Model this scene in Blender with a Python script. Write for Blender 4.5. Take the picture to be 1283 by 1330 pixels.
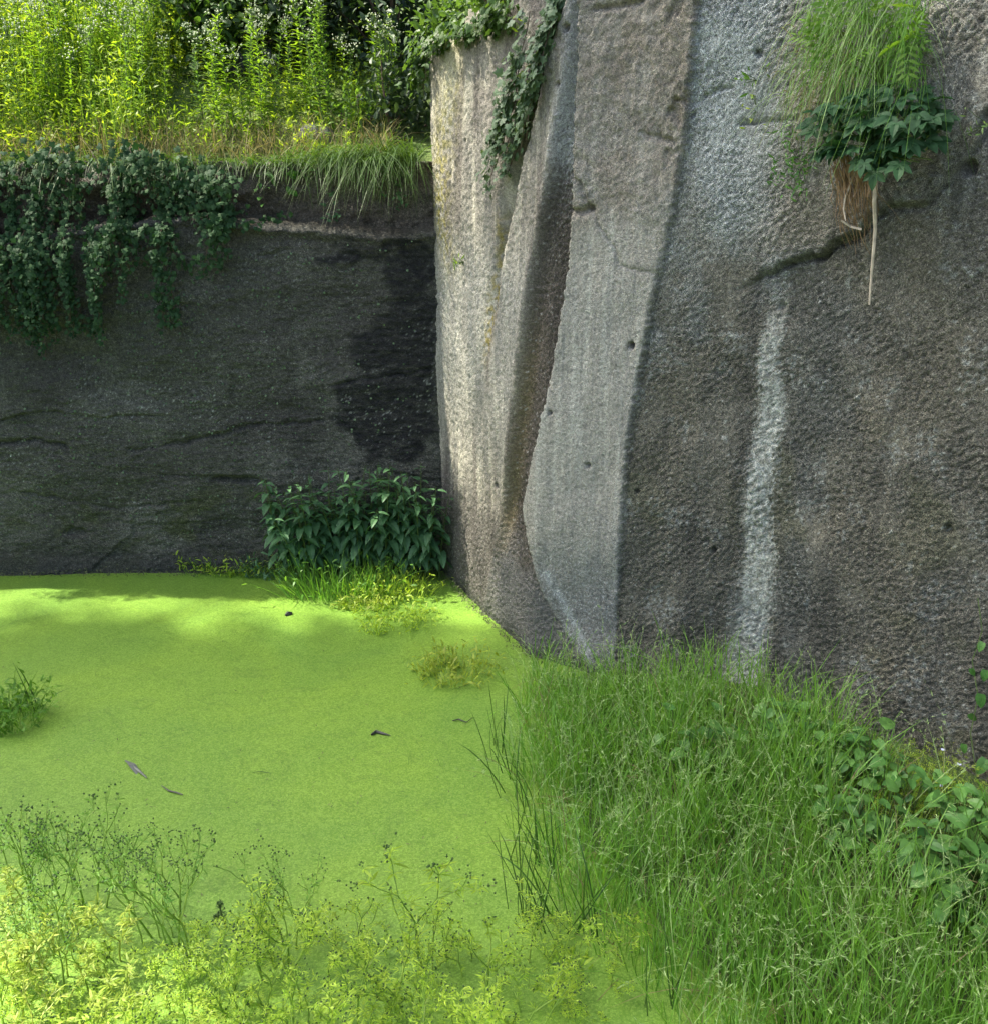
import bpy, math, random
import numpy as np
from mathutils import Vector, Matrix

# ------------------------------------------------------------------ camera, sky, sun, exposure
for o in list(bpy.data.objects):
    bpy.data.objects.remove(o)
scene = bpy.context.scene
COL = scene.collection
R = math.radians
rng = np.random.default_rng(7)
random.seed(7)

CAM_H, PITCH, FPX, PW, PH = 2.0, R(18.6), 1290.0, 1283.0, 1330.0
cam = bpy.data.objects.new('camera', bpy.data.cameras.new('camera'))
COL.objects.link(cam)
cam.location = (0, 0, CAM_H)
cam.rotation_euler = (math.pi / 2 - PITCH, 0, 0)
cam.data.sensor_fit = 'VERTICAL'
cam.data.sensor_height = 24.0
cam.data.lens = 24.0 * FPX / PH
cam.data.clip_start = 0.05
cam.data.clip_end = 2000
scene.camera = cam

SUN = Vector((-0.60, 0.085, 0.79)).normalized()
world = bpy.data.worlds.new('World')
scene.world = world
world.use_nodes = True
wn = world.node_tree.nodes
wl = world.node_tree.links
wn.clear()
sky = wn.new('ShaderNodeTexSky')
sky.sky_type = 'NISHITA'
sky.sun_disc = False
sky.sun_elevation = math.asin(SUN.z)
sky.sun_rotation = math.atan2(SUN.x, SUN.y)
sky.dust_density = 4.0
sky.air_density = 0.75
bg = wn.new('ShaderNodeBackground')
bg.inputs['Strength'].default_value = 0.15
wo = wn.new('ShaderNodeOutputWorld')
wl.new(sky.outputs[0], bg.inputs[0])
wl.new(bg.outputs[0], wo.inputs[0])

sl = bpy.data.lights.new('sun', 'SUN')
sl.energy = 3.9
sl.angle = R(0.8)
sl.color = (1.0, 0.93, 0.80)
so = bpy.data.objects.new('sun', sl)
so.rotation_euler = SUN.to_track_quat('Z', 'Y').to_euler()
so.location = (-8, 2, 12)
COL.objects.link(so)

scene.view_settings.view_transform = 'Standard'
scene.view_settings.look = 'None'
scene.view_settings.gamma = 1
scene.view_settings.use_curve_mapping = False
scene.view_settings.exposure = 1.72
scene.cycles.use_denoising = True
scene.cycles.denoising_prefilter = 'NONE'
scene.cycles.max_bounces = 6
scene.cycles.transparent_max_bounces = 4

# ------------------------------------------------------------------ helpers: measuring the photograph
CP, SP = math.cos(PITCH), math.sin(PITCH)


def ray(px, py):
    cx, cy = (px - PW / 2) / FPX, (py - PH / 2) / FPX
    return np.array([cx, CP - cy * SP, -SP - cy * CP])


def on_z(px, py, z=0.0):
    d = ray(px, py)
    return np.array([0, 0, CAM_H]) + d * ((z - CAM_H) / d[2])


def on_y(px, py, y):
    d = ray(px, py)
    return np.array([0, 0, CAM_H]) + d * (y / d[1])


# ------------------------------------------------------------------ helpers: noise, meshes
_perm = rng.permutation(512)
_perm = np.concatenate([_perm, _perm])
_ga = rng.uniform(0, 2 * np.pi, 512)
_gx, _gy = np.cos(_ga), np.sin(_ga)


def perlin(x, y, seed=0):
    x = np.asarray(x, float) + seed * 17.13
    y = np.asarray(y, float) + seed * 9.71
    xi, yi = np.floor(x).astype(int), np.floor(y).astype(int)
    xf, yf = x - xi, y - yi
    u, v = xf * xf * xf * (xf * (xf * 6 - 15) + 10), yf * yf * yf * (yf * (yf * 6 - 15) + 10)

    def g(ix, iy, fx, fy):
        h = _perm[(_perm[ix & 511] + iy) & 511]
        return _gx[h] * fx + _gy[h] * fy
    a = g(xi, yi, xf, yf)
    b = g(xi + 1, yi, xf - 1, yf)
    c = g(xi, yi + 1, xf, yf - 1)
    d = g(xi + 1, yi + 1, xf - 1, yf - 1)
    return ((a + u * (b - a)) * (1 - v) + (c + u * (d - c)) * v) * 1.5


def fbm(x, y, octv=4, seed=0, gain=0.5):
    s, a, f = 0, 1.0, 1.0
    for i in range(octv):
        s = s + a * perlin(x * f, y * f, seed + i * 3)
        a *= gain
        f *= 2.03
    return s


def sstep(a, b, x):
    t = np.clip((x - a) / (b - a), 0, 1)
    return t * t * (3 - 2 * t)


def gauss(x, s):
    return np.exp(-(x / s) ** 2)


def seg_dist(px, py, pts):
    """distance from points to a polyline"""
    best = np.full(np.shape(px), 1e9)
    for (x0, y0), (x1, y1) in zip(pts[:-1], pts[1:]):
        dx, dy = x1 - x0, y1 - y0
        t = np.clip(((px - x0) * dx + (py - y0) * dy) / (dx * dx + dy * dy + 1e-12), 0, 1)
        best = np.minimum(best, np.hypot(px - x0 - t * dx, py - y0 - t * dy))
    return best


def in_poly(px, py, pts):
    n = len(pts)
    r = np.zeros(np.shape(px), bool)
    j = n - 1
    for i in range(n):
        xi, yi = pts[i]
        xj, yj = pts[j]
        c = ((yi > py) != (yj > py)) & (px < (xj - xi) * (py - yi) / (yj - yi + 1e-12) + xi)
        r ^= c
        j = i
    return r


class MB:
    """collects vertices and faces of one mesh, with a material slot and a random value per piece"""

    def __init__(self):
        self.v, self.f, self.m, self.r, self.n = [], [], [], [], 0

    def add(self, V, F, mat=0, rnd=0.5):
        V = np.asarray(V, float).reshape(-1, 3)
        for f in (F if isinstance(F, list) else [F]):
            f = np.asarray(f, int)
            self.f.append(f + self.n)
            self.m.append(np.full(len(f), mat, int))
        self.v.append(V)
        self.r.append(np.broadcast_to(np.asarray(rnd, float), (len(V),)).copy())
        self.n += len(V)
        return self

    def mesh(self, name, mats, smooth=False, cols=None, fattr=None):
        V = np.concatenate(self.v)
        me = bpy.data.meshes.new(name)
        me.vertices.add(len(V))
        me.vertices.foreach_set('co', V.astype(np.float32).ravel())
        nl = sum(f.size for f in self.f)
        npoly = sum(len(f) for f in self.f)
        me.loops.add(nl)
        me.loops.foreach_set('vertex_index', np.concatenate([f.ravel() for f in self.f]).astype(np.int32))
        me.polygons.add(npoly)
        sz = np.concatenate([np.full(len(f), f.shape[1]) for f in self.f])
        st = np.concatenate([[0], np.cumsum(sz)[:-1]])
        me.polygons.foreach_set('loop_start', st.astype(np.int32))
        me.polygons.foreach_set('material_index', np.concatenate(self.m).astype(np.int32))
        me.polygons.foreach_set('use_smooth', np.full(npoly, smooth))
        a = me.attributes.new('rnd', 'FLOAT', 'POINT')
        a.data.foreach_set('value', np.concatenate(self.r).astype(np.float32))
        if cols is not None:
            a = me.attributes.new('tint', 'FLOAT_COLOR', 'POINT')
            a.data.foreach_set('color', np.c_[cols, np.ones(len(cols))].astype(np.float32).ravel())
        for k, arr in (fattr or {}).items():
            a = me.attributes.new(k, 'FLOAT', 'POINT')
            a.data.foreach_set('value', arr.astype(np.float32))
        for m in (mats if isinstance(mats, (list, tuple)) else [mats]):
            me.materials.append(m)
        me.update(calc_edges=True)
        return me

    def build(self, name, mats, parent=None, **k):
        return link(name, self.mesh(name, mats, **k), parent)


def link(name, me, parent=None, loc=None):
    o = bpy.data.objects.new(name, me)
    COL.objects.link(o)
    if parent is not None:
        o.parent = parent
    if loc is not None:
        o.location = loc
    return o


def tag(o, label=None, cat=None, group=None, kind=None):
    if label:
        o['label'] = label
    if cat:
        o['category'] = cat
    if group:
        o['group'] = group
    if kind:
        o['kind'] = kind
    return o


def empty(name, loc, label, cat, group=None, rz=0.0):
    o = bpy.data.objects.new(name, None)
    COL.objects.link(o)
    o.location = tuple(loc)
    o.rotation_euler = (0, 0, rz)
    o.empty_display_size = 0.05
    return tag(o, label, cat, group)


def copy_thing(root, loc, rz, sc, label=None, tilt=(0, 0)):
    r = root.copy()
    COL.objects.link(r)
    r.location = tuple(loc)
    r.rotation_euler = (tilt[0], tilt[1], rz)
    r.scale = (sc, sc, sc)
    if label:
        r['label'] = label
    for ch in list(root.children):
        c = ch.copy()
        COL.objects.link(c)
        c.parent = r
        for g in list(ch.children):
            d = g.copy()
            COL.objects.link(d)
            d.parent = c
    return r


def nrm(a):
    a = np.asarray(a, float)
    return a / (np.linalg.norm(a, axis=-1, keepdims=True) + 1e-12)


def frames(D, N):
    """tip directions and face normals to rotation matrices (columns x, y, z)"""
    Y = nrm(D)
    Z = np.asarray(N, float) - (np.sum(N * Y, -1, keepdims=True)) * Y
    Z = nrm(Z)
    X = np.cross(Y, Z)
    return np.stack([X, Y, Z], -1)


def put(mb, T, P, D, N, S, mat=0, rnd=None):
    """many copies of one leaf template T=(V, faces) in one go"""
    P = np.atleast_2d(P)
    m = len(P)
    D = np.broadcast_to(np.asarray(D, float), (m, 3))
    N = np.broadcast_to(np.asarray(N, float), (m, 3))
    S = np.broadcast_to(np.asarray(S, float), (m,))
    M = frames(D, N)
    V = np.einsum('mij,nj->mni', M, T[0]) * S[:, None, None] + P[:, None, :]
    nv = len(T[0])
    off = (np.arange(m) * nv)[:, None, None]
    rnd = rng.random(m) if rnd is None else np.broadcast_to(rnd, (m,))
    mb.add(V.reshape(-1, 3), [(f[None] + off).reshape(-1, f.shape[1]) for f in T[1]], mat, np.repeat(rnd, nv))


def tube(mb, pts, rad, sides=4, mat=0, rnd=0.5):
    pts = np.asarray(pts, float)
    n = len(pts)
    rad = np.broadcast_to(np.asarray(rad, float), (n,))
    t = nrm(np.gradient(pts, axis=0))
    h = np.array([0.31, 0.17, 0.93]) if abs(t[0][2]) < 0.8 else np.array([0.93, 0.31, 0.17])
    a = nrm(np.cross(t, h))
    b = np.cross(t, a)
    ang = np.arange(sides) * 2 * np.pi / sides
    V = pts[:, None] + rad[:, None, None] * (np.cos(ang)[None, :, None] * a[:, None] + np.sin(ang)[None, :, None] * b[:, None])
    F = []
    for i in range(n - 1):
        for j in range(sides):
            k = (j + 1) % sides
            F.append((i * sides + j, i * sides + k, (i + 1) * sides + k, (i + 1) * sides + j))
    mb.add(V.reshape(-1, 3), np.array(F), mat, rnd)


def blades(mb, P, D, L, W, bend, seg=4, mat=0, rnd=None, droop=None):
    """grass blades: ribbons from P along D that bow over by bend towards a random side"""
    P = np.asarray(P, float)
    m = len(P)
    D = nrm(D)
    side = nrm(np.cross(D, rng.normal(size=(m, 3))))
    bdir = droop if droop is not None else nrm(np.cross(side, D) * 1.0 + rng.normal(size=(m, 3)) * 0.2)
    t = np.linspace(0, 1, seg + 1)
    L = np.broadcast_to(L, (m,))
    W = np.broadcast_to(W, (m,))
    bend = np.broadcast_to(bend, (m,))
    C = P[:, None] + D[:, None] * (L[:, None, None] * t[None, :, None]) + bdir[:, None] * ((bend * L)[:, None, None] * (t ** 2.2)[None, :, None])
    C[..., 2] -= (np.abs(bend) * L)[:, None] * 0.45 * (t ** 3)[None]
    w = W[:, None] * (np.array([0.75] + [1.0] * (seg - 1) + [0.06]) * (1 - 0.45 * t))[None]
    A, B = C - side[:, None] * w[..., None] * 0.5, C + side[:, None] * w[..., None] * 0.5
    V = np.stack([A, B], 2).reshape(-1, 3)
    base = (np.arange(m) * 2 * (seg + 1))[:, None] + (np.arange(seg) * 2)[None]
    F = np.stack([base, base + 1, base + 3, base + 2], -1).reshape(-1, 4)
    rnd = rng.random(m) if rnd is None else np.broadcast_to(rnd, (m,))
    mb.add(V, F, mat, np.repeat(rnd, 2 * (seg + 1)))
    return C


# ------------------------------------------------------------------ leaf templates: base at origin, tip along +y, face +z
def leaf_ovate(w=0.5, rows=4, fold=0.12, droop=0.15, belly=0.4, tooth=0.0, cord=0.0):
    V, F = [(0, 0, 0)], []
    for i in range(1, rows):
        t = i / rows
        hw = w * 0.5 * (math.sin(math.pi * t ** (math.log(0.5) / math.log(belly))) ** 0.8) * (1 + (tooth if i % 2 else -tooth))
        z = -droop * t * t
        yb = t - (cord * 0.25 * (1 - t) ** 3)
        V += [(-hw, yb, z + fold * hw * 2), (0, t, z), (hw, yb, z + fold * hw * 2)]
    V.append((0, 1, -droop))
    e = len(V) - 1
    tri, quad = [(0, 2, 1), (0, 3, 2)], []
    for i in range(rows - 2):
        a = 1 + 3 * i
        quad += [(a, a + 1, a + 4, a + 3), (a + 1, a + 2, a + 5, a + 4)]
    a = 1 + 3 * (rows - 2)
    tri += [(a, a + 1, e), (a + 1, a + 2, e)]
    return np.array(V, float), [np.array(tri)] + ([np.array(quad)] if quad else [])


def leaf_ivy():
    out = [(0, 0), (.30, -.12), (.52, .10), (.36, .30), (.56, .55), (.26, .62), (0, 1.0), (-.26, .62), (-.56, .55), (-.36, .30), (-.52, .10), (-.30, -.12)]
    V = [(0, .38, .03)] + [(x, y, -.10 * abs(x) - .06 * max(0, y - .5)) for x, y in out]
    F = [(0, i, i % 12 + 1) for i in range(1, 13)]
    return np.array(V, float), [np.array(F)]


def leaf_strip(w=0.18, fold=0.1, droop=0.2):
    V = [(0, 0, 0), (-w * .5, .35, fold * w), (w * .5, .35, fold * w), (-w * .42, .7, -droop * .4), (w * .42, .7, -droop * .4), (0, 1, -droop)]
    return np.array(V, float), [np.array([(0, 2, 1), (3, 4, 5)]), np.array([(1, 2, 4, 3)])]


def merge(*parts):
    """parts: (template, angle, scale, offset) into one leaf template"""
    V, tri, quad, n = [], [], [], 0
    for (T, ang, sc, off) in parts:
        c, s = math.cos(ang), math.sin(ang)
        v = T[0].copy() * sc
        v = np.c_[v[:, 0] * c - v[:, 1] * s, v[:, 0] * s + v[:, 1] * c, v[:, 2]] + np.array(off)
        V.append(v)
        for f in T[1]:
            (tri if f.shape[1] == 3 else quad).append(f + n)
        n += len(v)
    return np.concatenate(V), [np.concatenate(x) for x in (tri, quad) if x]


T_OVATE = leaf_ovate(.55, 5, .15, .2)
T_BROAD = leaf_ovate(.72, 6, .10, .22, .38, 0.0, 1.0)
T_NETTLE = leaf_ovate(.46, 11, .16, .32, .34, .10, 1.0)
T_IVY = leaf_ivy()
T_NARROW = leaf_strip(.17)
T_LANCE = leaf_strip(.26)
T_TREFOIL = merge((T_OVATE, 0, .62, (0, .38, 0)), (T_OVATE, R(62), .5, (0, .34, 0)), (T_OVATE, R(-62), .5, (0, .34, 0)))
T_PALM5 = merge((T_OVATE, 0, .62, (0, .38, 0)), (T_OVATE, R(55), .52, (0, .36, 0)), (T_OVATE, R(-55), .52, (0, .36, 0)),
                (T_OVATE, R(110), .42, (0, .34, 0)), (T_OVATE, R(-110), .42, (0, .34, 0)))
T_THIN = leaf_strip(.11)
T_LOBED = merge((T_THIN, 0, .7, (0, .3, 0)), (T_THIN, R(38), .6, (0, .28, 0)), (T_THIN, R(-38), .6, (0, .28, 0)))
_pin = []
for i in range(5):
    y = .18 + .16 * i
    for s in (-1, 1):
        _pin.append((T_LANCE, R(s * 62), .34, (0, y, -.05 * i)))
T_PINNATE = merge(*_pin, (T_LANCE, 0, .3, (0, .85, -.2)))


def blob(sc=1.0):
    V = np.array([(0, 0, 1), (1, 0, 0), (0, 1, 0), (-1, 0, 0), (0, -1, 0), (0, 0, -1)], float) * sc
    F = np.array([(0, 1, 2), (0, 2, 3), (0, 3, 4), (0, 4, 1), (5, 2, 1), (5, 3, 2), (5, 4, 3), (5, 1, 4)])
    return V, [F]


# ------------------------------------------------------------------ materials
def mat_base(name):
    m = bpy.data.materials.new(name)
    m.use_nodes = True
    nt = m.node_tree
    nt.nodes.clear()
    out = nt.nodes.new('ShaderNodeOutputMaterial')
    return m, nt, out


def N(nt, t, **k):
    n = nt.nodes.new(t)
    for a, b in k.items():
        if a.startswith('i_'):
            key = a[2:]
            n.inputs[int(key) if key.isdigit() else key].default_value = b
        else:
            setattr(n, a, b)
    return n


def c4(c):
    return (c[0], c[1], c[2], 1)


def leaf_mat(name, ca, cb, trans=0.35, rough=0.5, tcol=None, spec=0.35):
    """leaf colour between ca and cb by the leaf's own random value, light passing through"""
    m, nt, out = mat_base(name)
    at = N(nt, 'ShaderNodeAttribute', attribute_name='rnd')
    oi = N(nt, 'ShaderNodeObjectInfo')
    ad = N(nt, 'ShaderNodeMath', operation='MULTIPLY_ADD')
    ad.inputs[1].default_value = 0.65
    mu = N(nt, 'ShaderNodeMath', operation='MULTIPLY')
    mu.inputs[1].default_value = 0.35
    nt.links.new(oi.outputs['Random'], mu.inputs[0])
    nt.links.new(at.outputs['Fac'], ad.inputs[0])
    nt.links.new(mu.outputs[0], ad.inputs[2])
    no = N(nt, 'ShaderNodeTexNoise', i_Scale=40.0, i_Detail=2.0)
    geo = N(nt, 'ShaderNodeNewGeometry')
    nt.links.new(geo.outputs['Position'], no.inputs['Vector'])
    mx = N(nt, 'ShaderNodeMix', data_type='RGBA')
    mx.inputs[6].default_value = c4(ca)
    mx.inputs[7].default_value = c4(cb)
    nt.links.new(ad.outputs[0], mx.inputs[0])
    hs = N(nt, 'ShaderNodeHueSaturation')
    mr = N(nt, 'ShaderNodeMapRange', i_1=0.3, i_2=0.7, i_3=0.75, i_4=1.25)
    nt.links.new(no.outputs[0], mr.inputs[0])
    nt.links.new(mr.outputs[0], hs.inputs['Value'])
    nt.links.new(mx.outputs[2], hs.inputs['Color'])
    p = N(nt, 'ShaderNodeBsdfPrincipled')
    p.inputs['Roughness'].default_value = rough
    p.inputs['Specular IOR Level'].default_value = spec
    nt.links.new(hs.outputs[0], p.inputs['Base Color'])
    if trans > 0:
        tr = N(nt, 'ShaderNodeBsdfTranslucent')
        mt = N(nt, 'ShaderNodeMix', data_type='RGBA', blend_type='MULTIPLY')
        mt.inputs[0].default_value = 1.0
        mt.inputs[7].default_value = c4(tcol or (1.5, 1.5, 0.6))
        nt.links.new(hs.outputs[0], mt.inputs[6])
        nt.links.new(mt.outputs[2], tr.inputs[0])
        ms = N(nt, 'ShaderNodeMixShader', i_0=trans)
        nt.links.new(p.outputs[0], ms.inputs[1])
        nt.links.new(tr.outputs[0], ms.inputs[2])
        nt.links.new(ms.outputs[0], out.inputs[0])
    else:
        nt.links.new(p.outputs[0], out.inputs[0])
    return m


def rock_mat(name, bump=0.5, s1=70.0, s2=260.0, speck=0.35, dist=0.012, crumb=110.0):
    """stone: the stain colour stored on the surface, grain and crumbs on top of it; 'rough' says how crumbly"""
    m, nt, out = mat_base(name)
    at = N(nt, 'ShaderNodeAttribute', attribute_name='tint')
    ro = N(nt, 'ShaderNodeAttribute', attribute_name='rough')
    geo = N(nt, 'ShaderNodeNewGeometry')
    n1 = N(nt, 'ShaderNodeTexNoise', i_Scale=s1, i_Detail=5.0, i_Roughness=0.75)
    n2 = N(nt, 'ShaderNodeTexNoise', i_Scale=s2, i_Detail=3.0, i_Roughness=0.7)
    wv = N(nt, 'ShaderNodeVectorMath', operation='MULTIPLY_ADD')
    wv.inputs[1].default_value = (0.012, 0.012, 0.012)
    nt.links.new(n1.outputs['Color'], wv.inputs[0])
    nt.links.new(geo.outputs['Position'], wv.inputs[2])
    vo = N(nt, 'ShaderNodeTexVoronoi', i_Scale=crumb)
    v2 = N(nt, 'ShaderNodeTexVoronoi', i_Scale=crumb * 2.3)
    for n in (n1, n2):
        nt.links.new(geo.outputs['Position'], n.inputs['Vector'])
    for n in (vo, v2):
        nt.links.new(wv.outputs[0], n.inputs['Vector'])
    se = N(nt, 'ShaderNodeSeparateColor')
    nt.links.new(v2.outputs['Color'], se.inputs[0])
    mr = N(nt, 'ShaderNodeMapRange', i_1=0.3, i_2=0.7, i_3=1 - speck, i_4=1 + speck)
    nt.links.new(n1.outputs[0], mr.inputs[0])
    mr2 = N(nt, 'ShaderNodeMapRange', i_1=0.3, i_2=0.7, i_3=1 - speck, i_4=1 + speck)
    nt.links.new(n2.outputs[0], mr2.inputs[0])
    # random crumb tones; the palest stand in for highlights on lit crumbs
    cr = N(nt, 'ShaderNodeValToRGB')
    e = cr.color_ramp.elements
    e[0].position, e[0].color = 0.0, (0.45, 0.45, 0.45, 1)
    e[1].position, e[1].color = 1.0, (2.4, 2.4, 2.4, 1)
    for pos, v in ((0.25, 0.85), (0.75, 1.05), (0.93, 1.35)):
        k = e.new(pos)
        k.color = (v, v, v, 1)
    nt.links.new(se.outputs[0], cr.inputs[0])
    mm = N(nt, 'ShaderNodeMath', operation='MULTIPLY')
    nt.links.new(mr.outputs[0], mm.inputs[0])
    nt.links.new(mr2.outputs[0], mm.inputs[1])
    mm2 = N(nt, 'ShaderNodeMath', operation='MULTIPLY')
    nt.links.new(mm.outputs[0], mm2.inputs[0])
    nt.links.new(cr.outputs[0], mm2.inputs[1])
    mxv = N(nt, 'ShaderNodeMix', data_type='FLOAT')
    nt.links.new(ro.outputs['Fac'], mxv.inputs[0])
    nt.links.new(mm.outputs[0], mxv.inputs[2])
    nt.links.new(mm2.outputs[0], mxv.inputs[3])
    hs = N(nt, 'ShaderNodeHueSaturation')
    nt.links.new(at.outputs['Color'], hs.inputs['Color'])
    nt.links.new(mxv.outputs[0], hs.inputs['Value'])
    p = N(nt, 'ShaderNodeBsdfPrincipled')
    p.inputs['Roughness'].default_value = 0.72
    p.inputs['Specular IOR Level'].default_value = 0.35
    nt.links.new(hs.outputs[0], p.inputs['Base Color'])
    b0 = N(nt, 'ShaderNodeBump', i_Distance=0.012, invert=True)
    nt.links.new(ro.outputs['Fac'], b0.inputs['Strength'])
    nt.links.new(vo.outputs['Distance'], b0.inputs['Height'])
    b1 = N(nt, 'ShaderNodeBump', i_Strength=bump, i_Distance=dist)
    b2 = N(nt, 'ShaderNodeBump', i_Strength=bump, i_Distance=dist * 0.35)
    nt.links.new(n1.outputs[0], b1.inputs['Height'])
    nt.links.new(n2.outputs[0], b2.inputs['Height'])
    nt.links.new(b0.outputs[0], b1.inputs['Normal'])
    nt.links.new(b1.outputs[0], b2.inputs['Normal'])
    nt.links.new(b2.outputs[0], p.inputs['Normal'])
    nt.links.new(p.outputs[0], out.inputs[0])
    return m


def soil_mat(name, ca, cb):
    m, nt, out = mat_base(name)
    geo = N(nt, 'ShaderNodeNewGeometry')
    n1 = N(nt, 'ShaderNodeTexNoise', i_Scale=9.0, i_Detail=6.0, i_Roughness=0.7)
    n2 = N(nt, 'ShaderNodeTexNoise', i_Scale=90.0, i_Detail=3.0)
    for n in (n1, n2):
        nt.links.new(geo.outputs['Position'], n.inputs['Vector'])
    mx = N(nt, 'ShaderNodeMix', data_type='RGBA')
    mx.inputs[6].default_value = c4(ca)
    mx.inputs[7].default_value = c4(cb)
    mr = N(nt, 'ShaderNodeMapRange', i_1=0.35, i_2=0.65, i_3=0, i_4=1)
    nt.links.new(n1.outputs[0], mr.inputs[0])
    nt.links.new(mr.outputs[0], mx.inputs[0])
    p = N(nt, 'ShaderNodeBsdfPrincipled')
    p.inputs['Roughness'].default_value = 0.9
    b = N(nt, 'ShaderNodeBump', i_Strength=0.8, i_Distance=0.02)
    nt.links.new(n2.outputs[0], b.inputs['Height'])
    nt.links.new(b.outputs[0], p.inputs['Normal'])
    nt.links.new(mx.outputs[2], p.inputs['Base Color'])
    nt.links.new(p.outputs[0], out.inputs[0])
    return m


def duckweed_mat():
    m, nt, out = mat_base('duckweed')
    geo = N(nt, 'ShaderNodeNewGeometry')
    sc = N(nt, 'ShaderNodeVectorMath', operation='MULTIPLY')
    sc.inputs[1].default_value = (1.0, 1.0, 0.0)
    nt.links.new(geo.outputs['Position'], sc.inputs[0])
    vor = N(nt, 'ShaderNodeTexVoronoi', i_Scale=190.0)
    ve = N(nt, 'ShaderNodeTexVoronoi', feature='DISTANCE_TO_EDGE', i_Scale=190.0)
    big = N(nt, 'ShaderNodeTexNoise', i_Scale=1.7, i_Detail=5.0, i_Roughness=0.6, i_Distortion=0.8)
    mid = N(nt, 'ShaderNodeTexNoise', i_Scale=34.0, i_Detail=5.0, i_Roughness=0.8)
    for n in (vor, ve, big, mid):
        nt.links.new(sc.outputs[0], n.inputs['Vector'])
    sep = N(nt, 'ShaderNodeSeparateColor')
    nt.links.new(vor.outputs['Color'], sep.inputs[0])
    mx = N(nt, 'ShaderNodeMix', data_type='RGBA')
    mx.inputs[6].default_value = (0.138, 0.268, 0.022, 1)
    mx.inputs[7].default_value = (0.250, 0.405, 0.060, 1)
    nt.links.new(sep.outputs[0], mx.inputs[0])
    mb_ = N(nt, 'ShaderNodeMix', data_type='RGBA', blend_type='MULTIPLY')
    mb_.inputs[0].default_value = 1.0
    cr = N(nt, 'ShaderNodeValToRGB')
    cr.color_ramp.elements[0].position = 0.33
    cr.color_ramp.elements[0].color = (0.80, 0.88, 0.90, 1)
    cr.color_ramp.elements[1].position = 0.68
    cr.color_ramp.elements[1].color = (1.06, 1.05, 0.92, 1)
    nt.links.new(big.outputs[0], cr.inputs[0])
    nt.links.new(mx.outputs[2], mb_.inputs[6])
    nt.links.new(cr.outputs[0], mb_.inputs[7])
    # open gaps of dark water between the fronds
    gap = N(nt, 'ShaderNodeMapRange', i_1=0.60, i_2=0.72, i_3=0.0, i_4=0.6)
    nt.links.new(mid.outputs[0], gap.inputs[0])
    edge = N(nt, 'ShaderNodeMapRange', i_1=0.0, i_2=0.10, i_3=0.45, i_4=0.0)
    nt.links.new(ve.outputs['Distance'], edge.inputs[0])
    mxx = N(nt, 'ShaderNodeMath', operation='MAXIMUM')
    nt.links.new(gap.outputs[0], mxx.inputs[0])
    nt.links.new(edge.outputs[0], mxx.inputs[1])
    # drift seams where the mats of fronds have slid together
    sm = N(nt, 'ShaderNodeTexNoise', i_Scale=2.6, i_Detail=6.0, i_Roughness=0.55, i_Distortion=1.6)
    nt.links.new(sc.outputs[0], sm.inputs['Vector'])
    sa_ = N(nt, 'ShaderNodeMath', operation='SUBTRACT')
    sa_.inputs[1].default_value = 0.5
    sb_ = N(nt, 'ShaderNodeMath', operation='ABSOLUTE')
    nt.links.new(sm.outputs[0], sa_.inputs[0])
    nt.links.new(sa_.outputs[0], sb_.inputs[0])
    sr_ = N(nt, 'ShaderNodeMapRange', i_1=0.0, i_2=0.014, i_3=0.30, i_4=0.0)
    nt.links.new(sb_.outputs[0], sr_.inputs[0])
    mx2 = N(nt, 'ShaderNodeMath', operation='MAXIMUM')
    nt.links.new(mxx.outputs[0], mx2.inputs[0])
    nt.links.new(sr_.outputs[0], mx2.inputs[1])
    mxx = mx2
    dk = N(nt, 'ShaderNodeMix', data_type='RGBA')
    dk.inputs[7].default_value = (0.03, 0.07, 0.015, 1)
    nt.links.new(mxx.outputs[0], dk.inputs[0])
    nt.links.new(mb_.outputs[2], dk.inputs[6])
    p = N(nt, 'ShaderNodeBsdfPrincipled')
    p.inputs['Roughness'].default_value = 0.55
    p.inputs['Specular IOR Level'].default_value = 0.35
    nt.links.new(dk.outputs[2], p.inputs['Base Color'])
    b1 = N(nt, 'ShaderNodeBump', i_Strength=0.7, i_Distance=0.003)
    nt.links.new(sep.outputs[1], b1.inputs['Height'])
    b2 = N(nt, 'ShaderNodeBump', i_Strength=0.4, i_Distance=0.004)
    nt.links.new(mid.outputs[0], b2.inputs['Height'])
    nt.links.new(b1.outputs[0], b2.inputs['Normal'])
    nt.links.new(b2.outputs[0], p.inputs['Normal'])
    nt.links.new(p.outputs[0], out.inputs[0])
    return m


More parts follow.
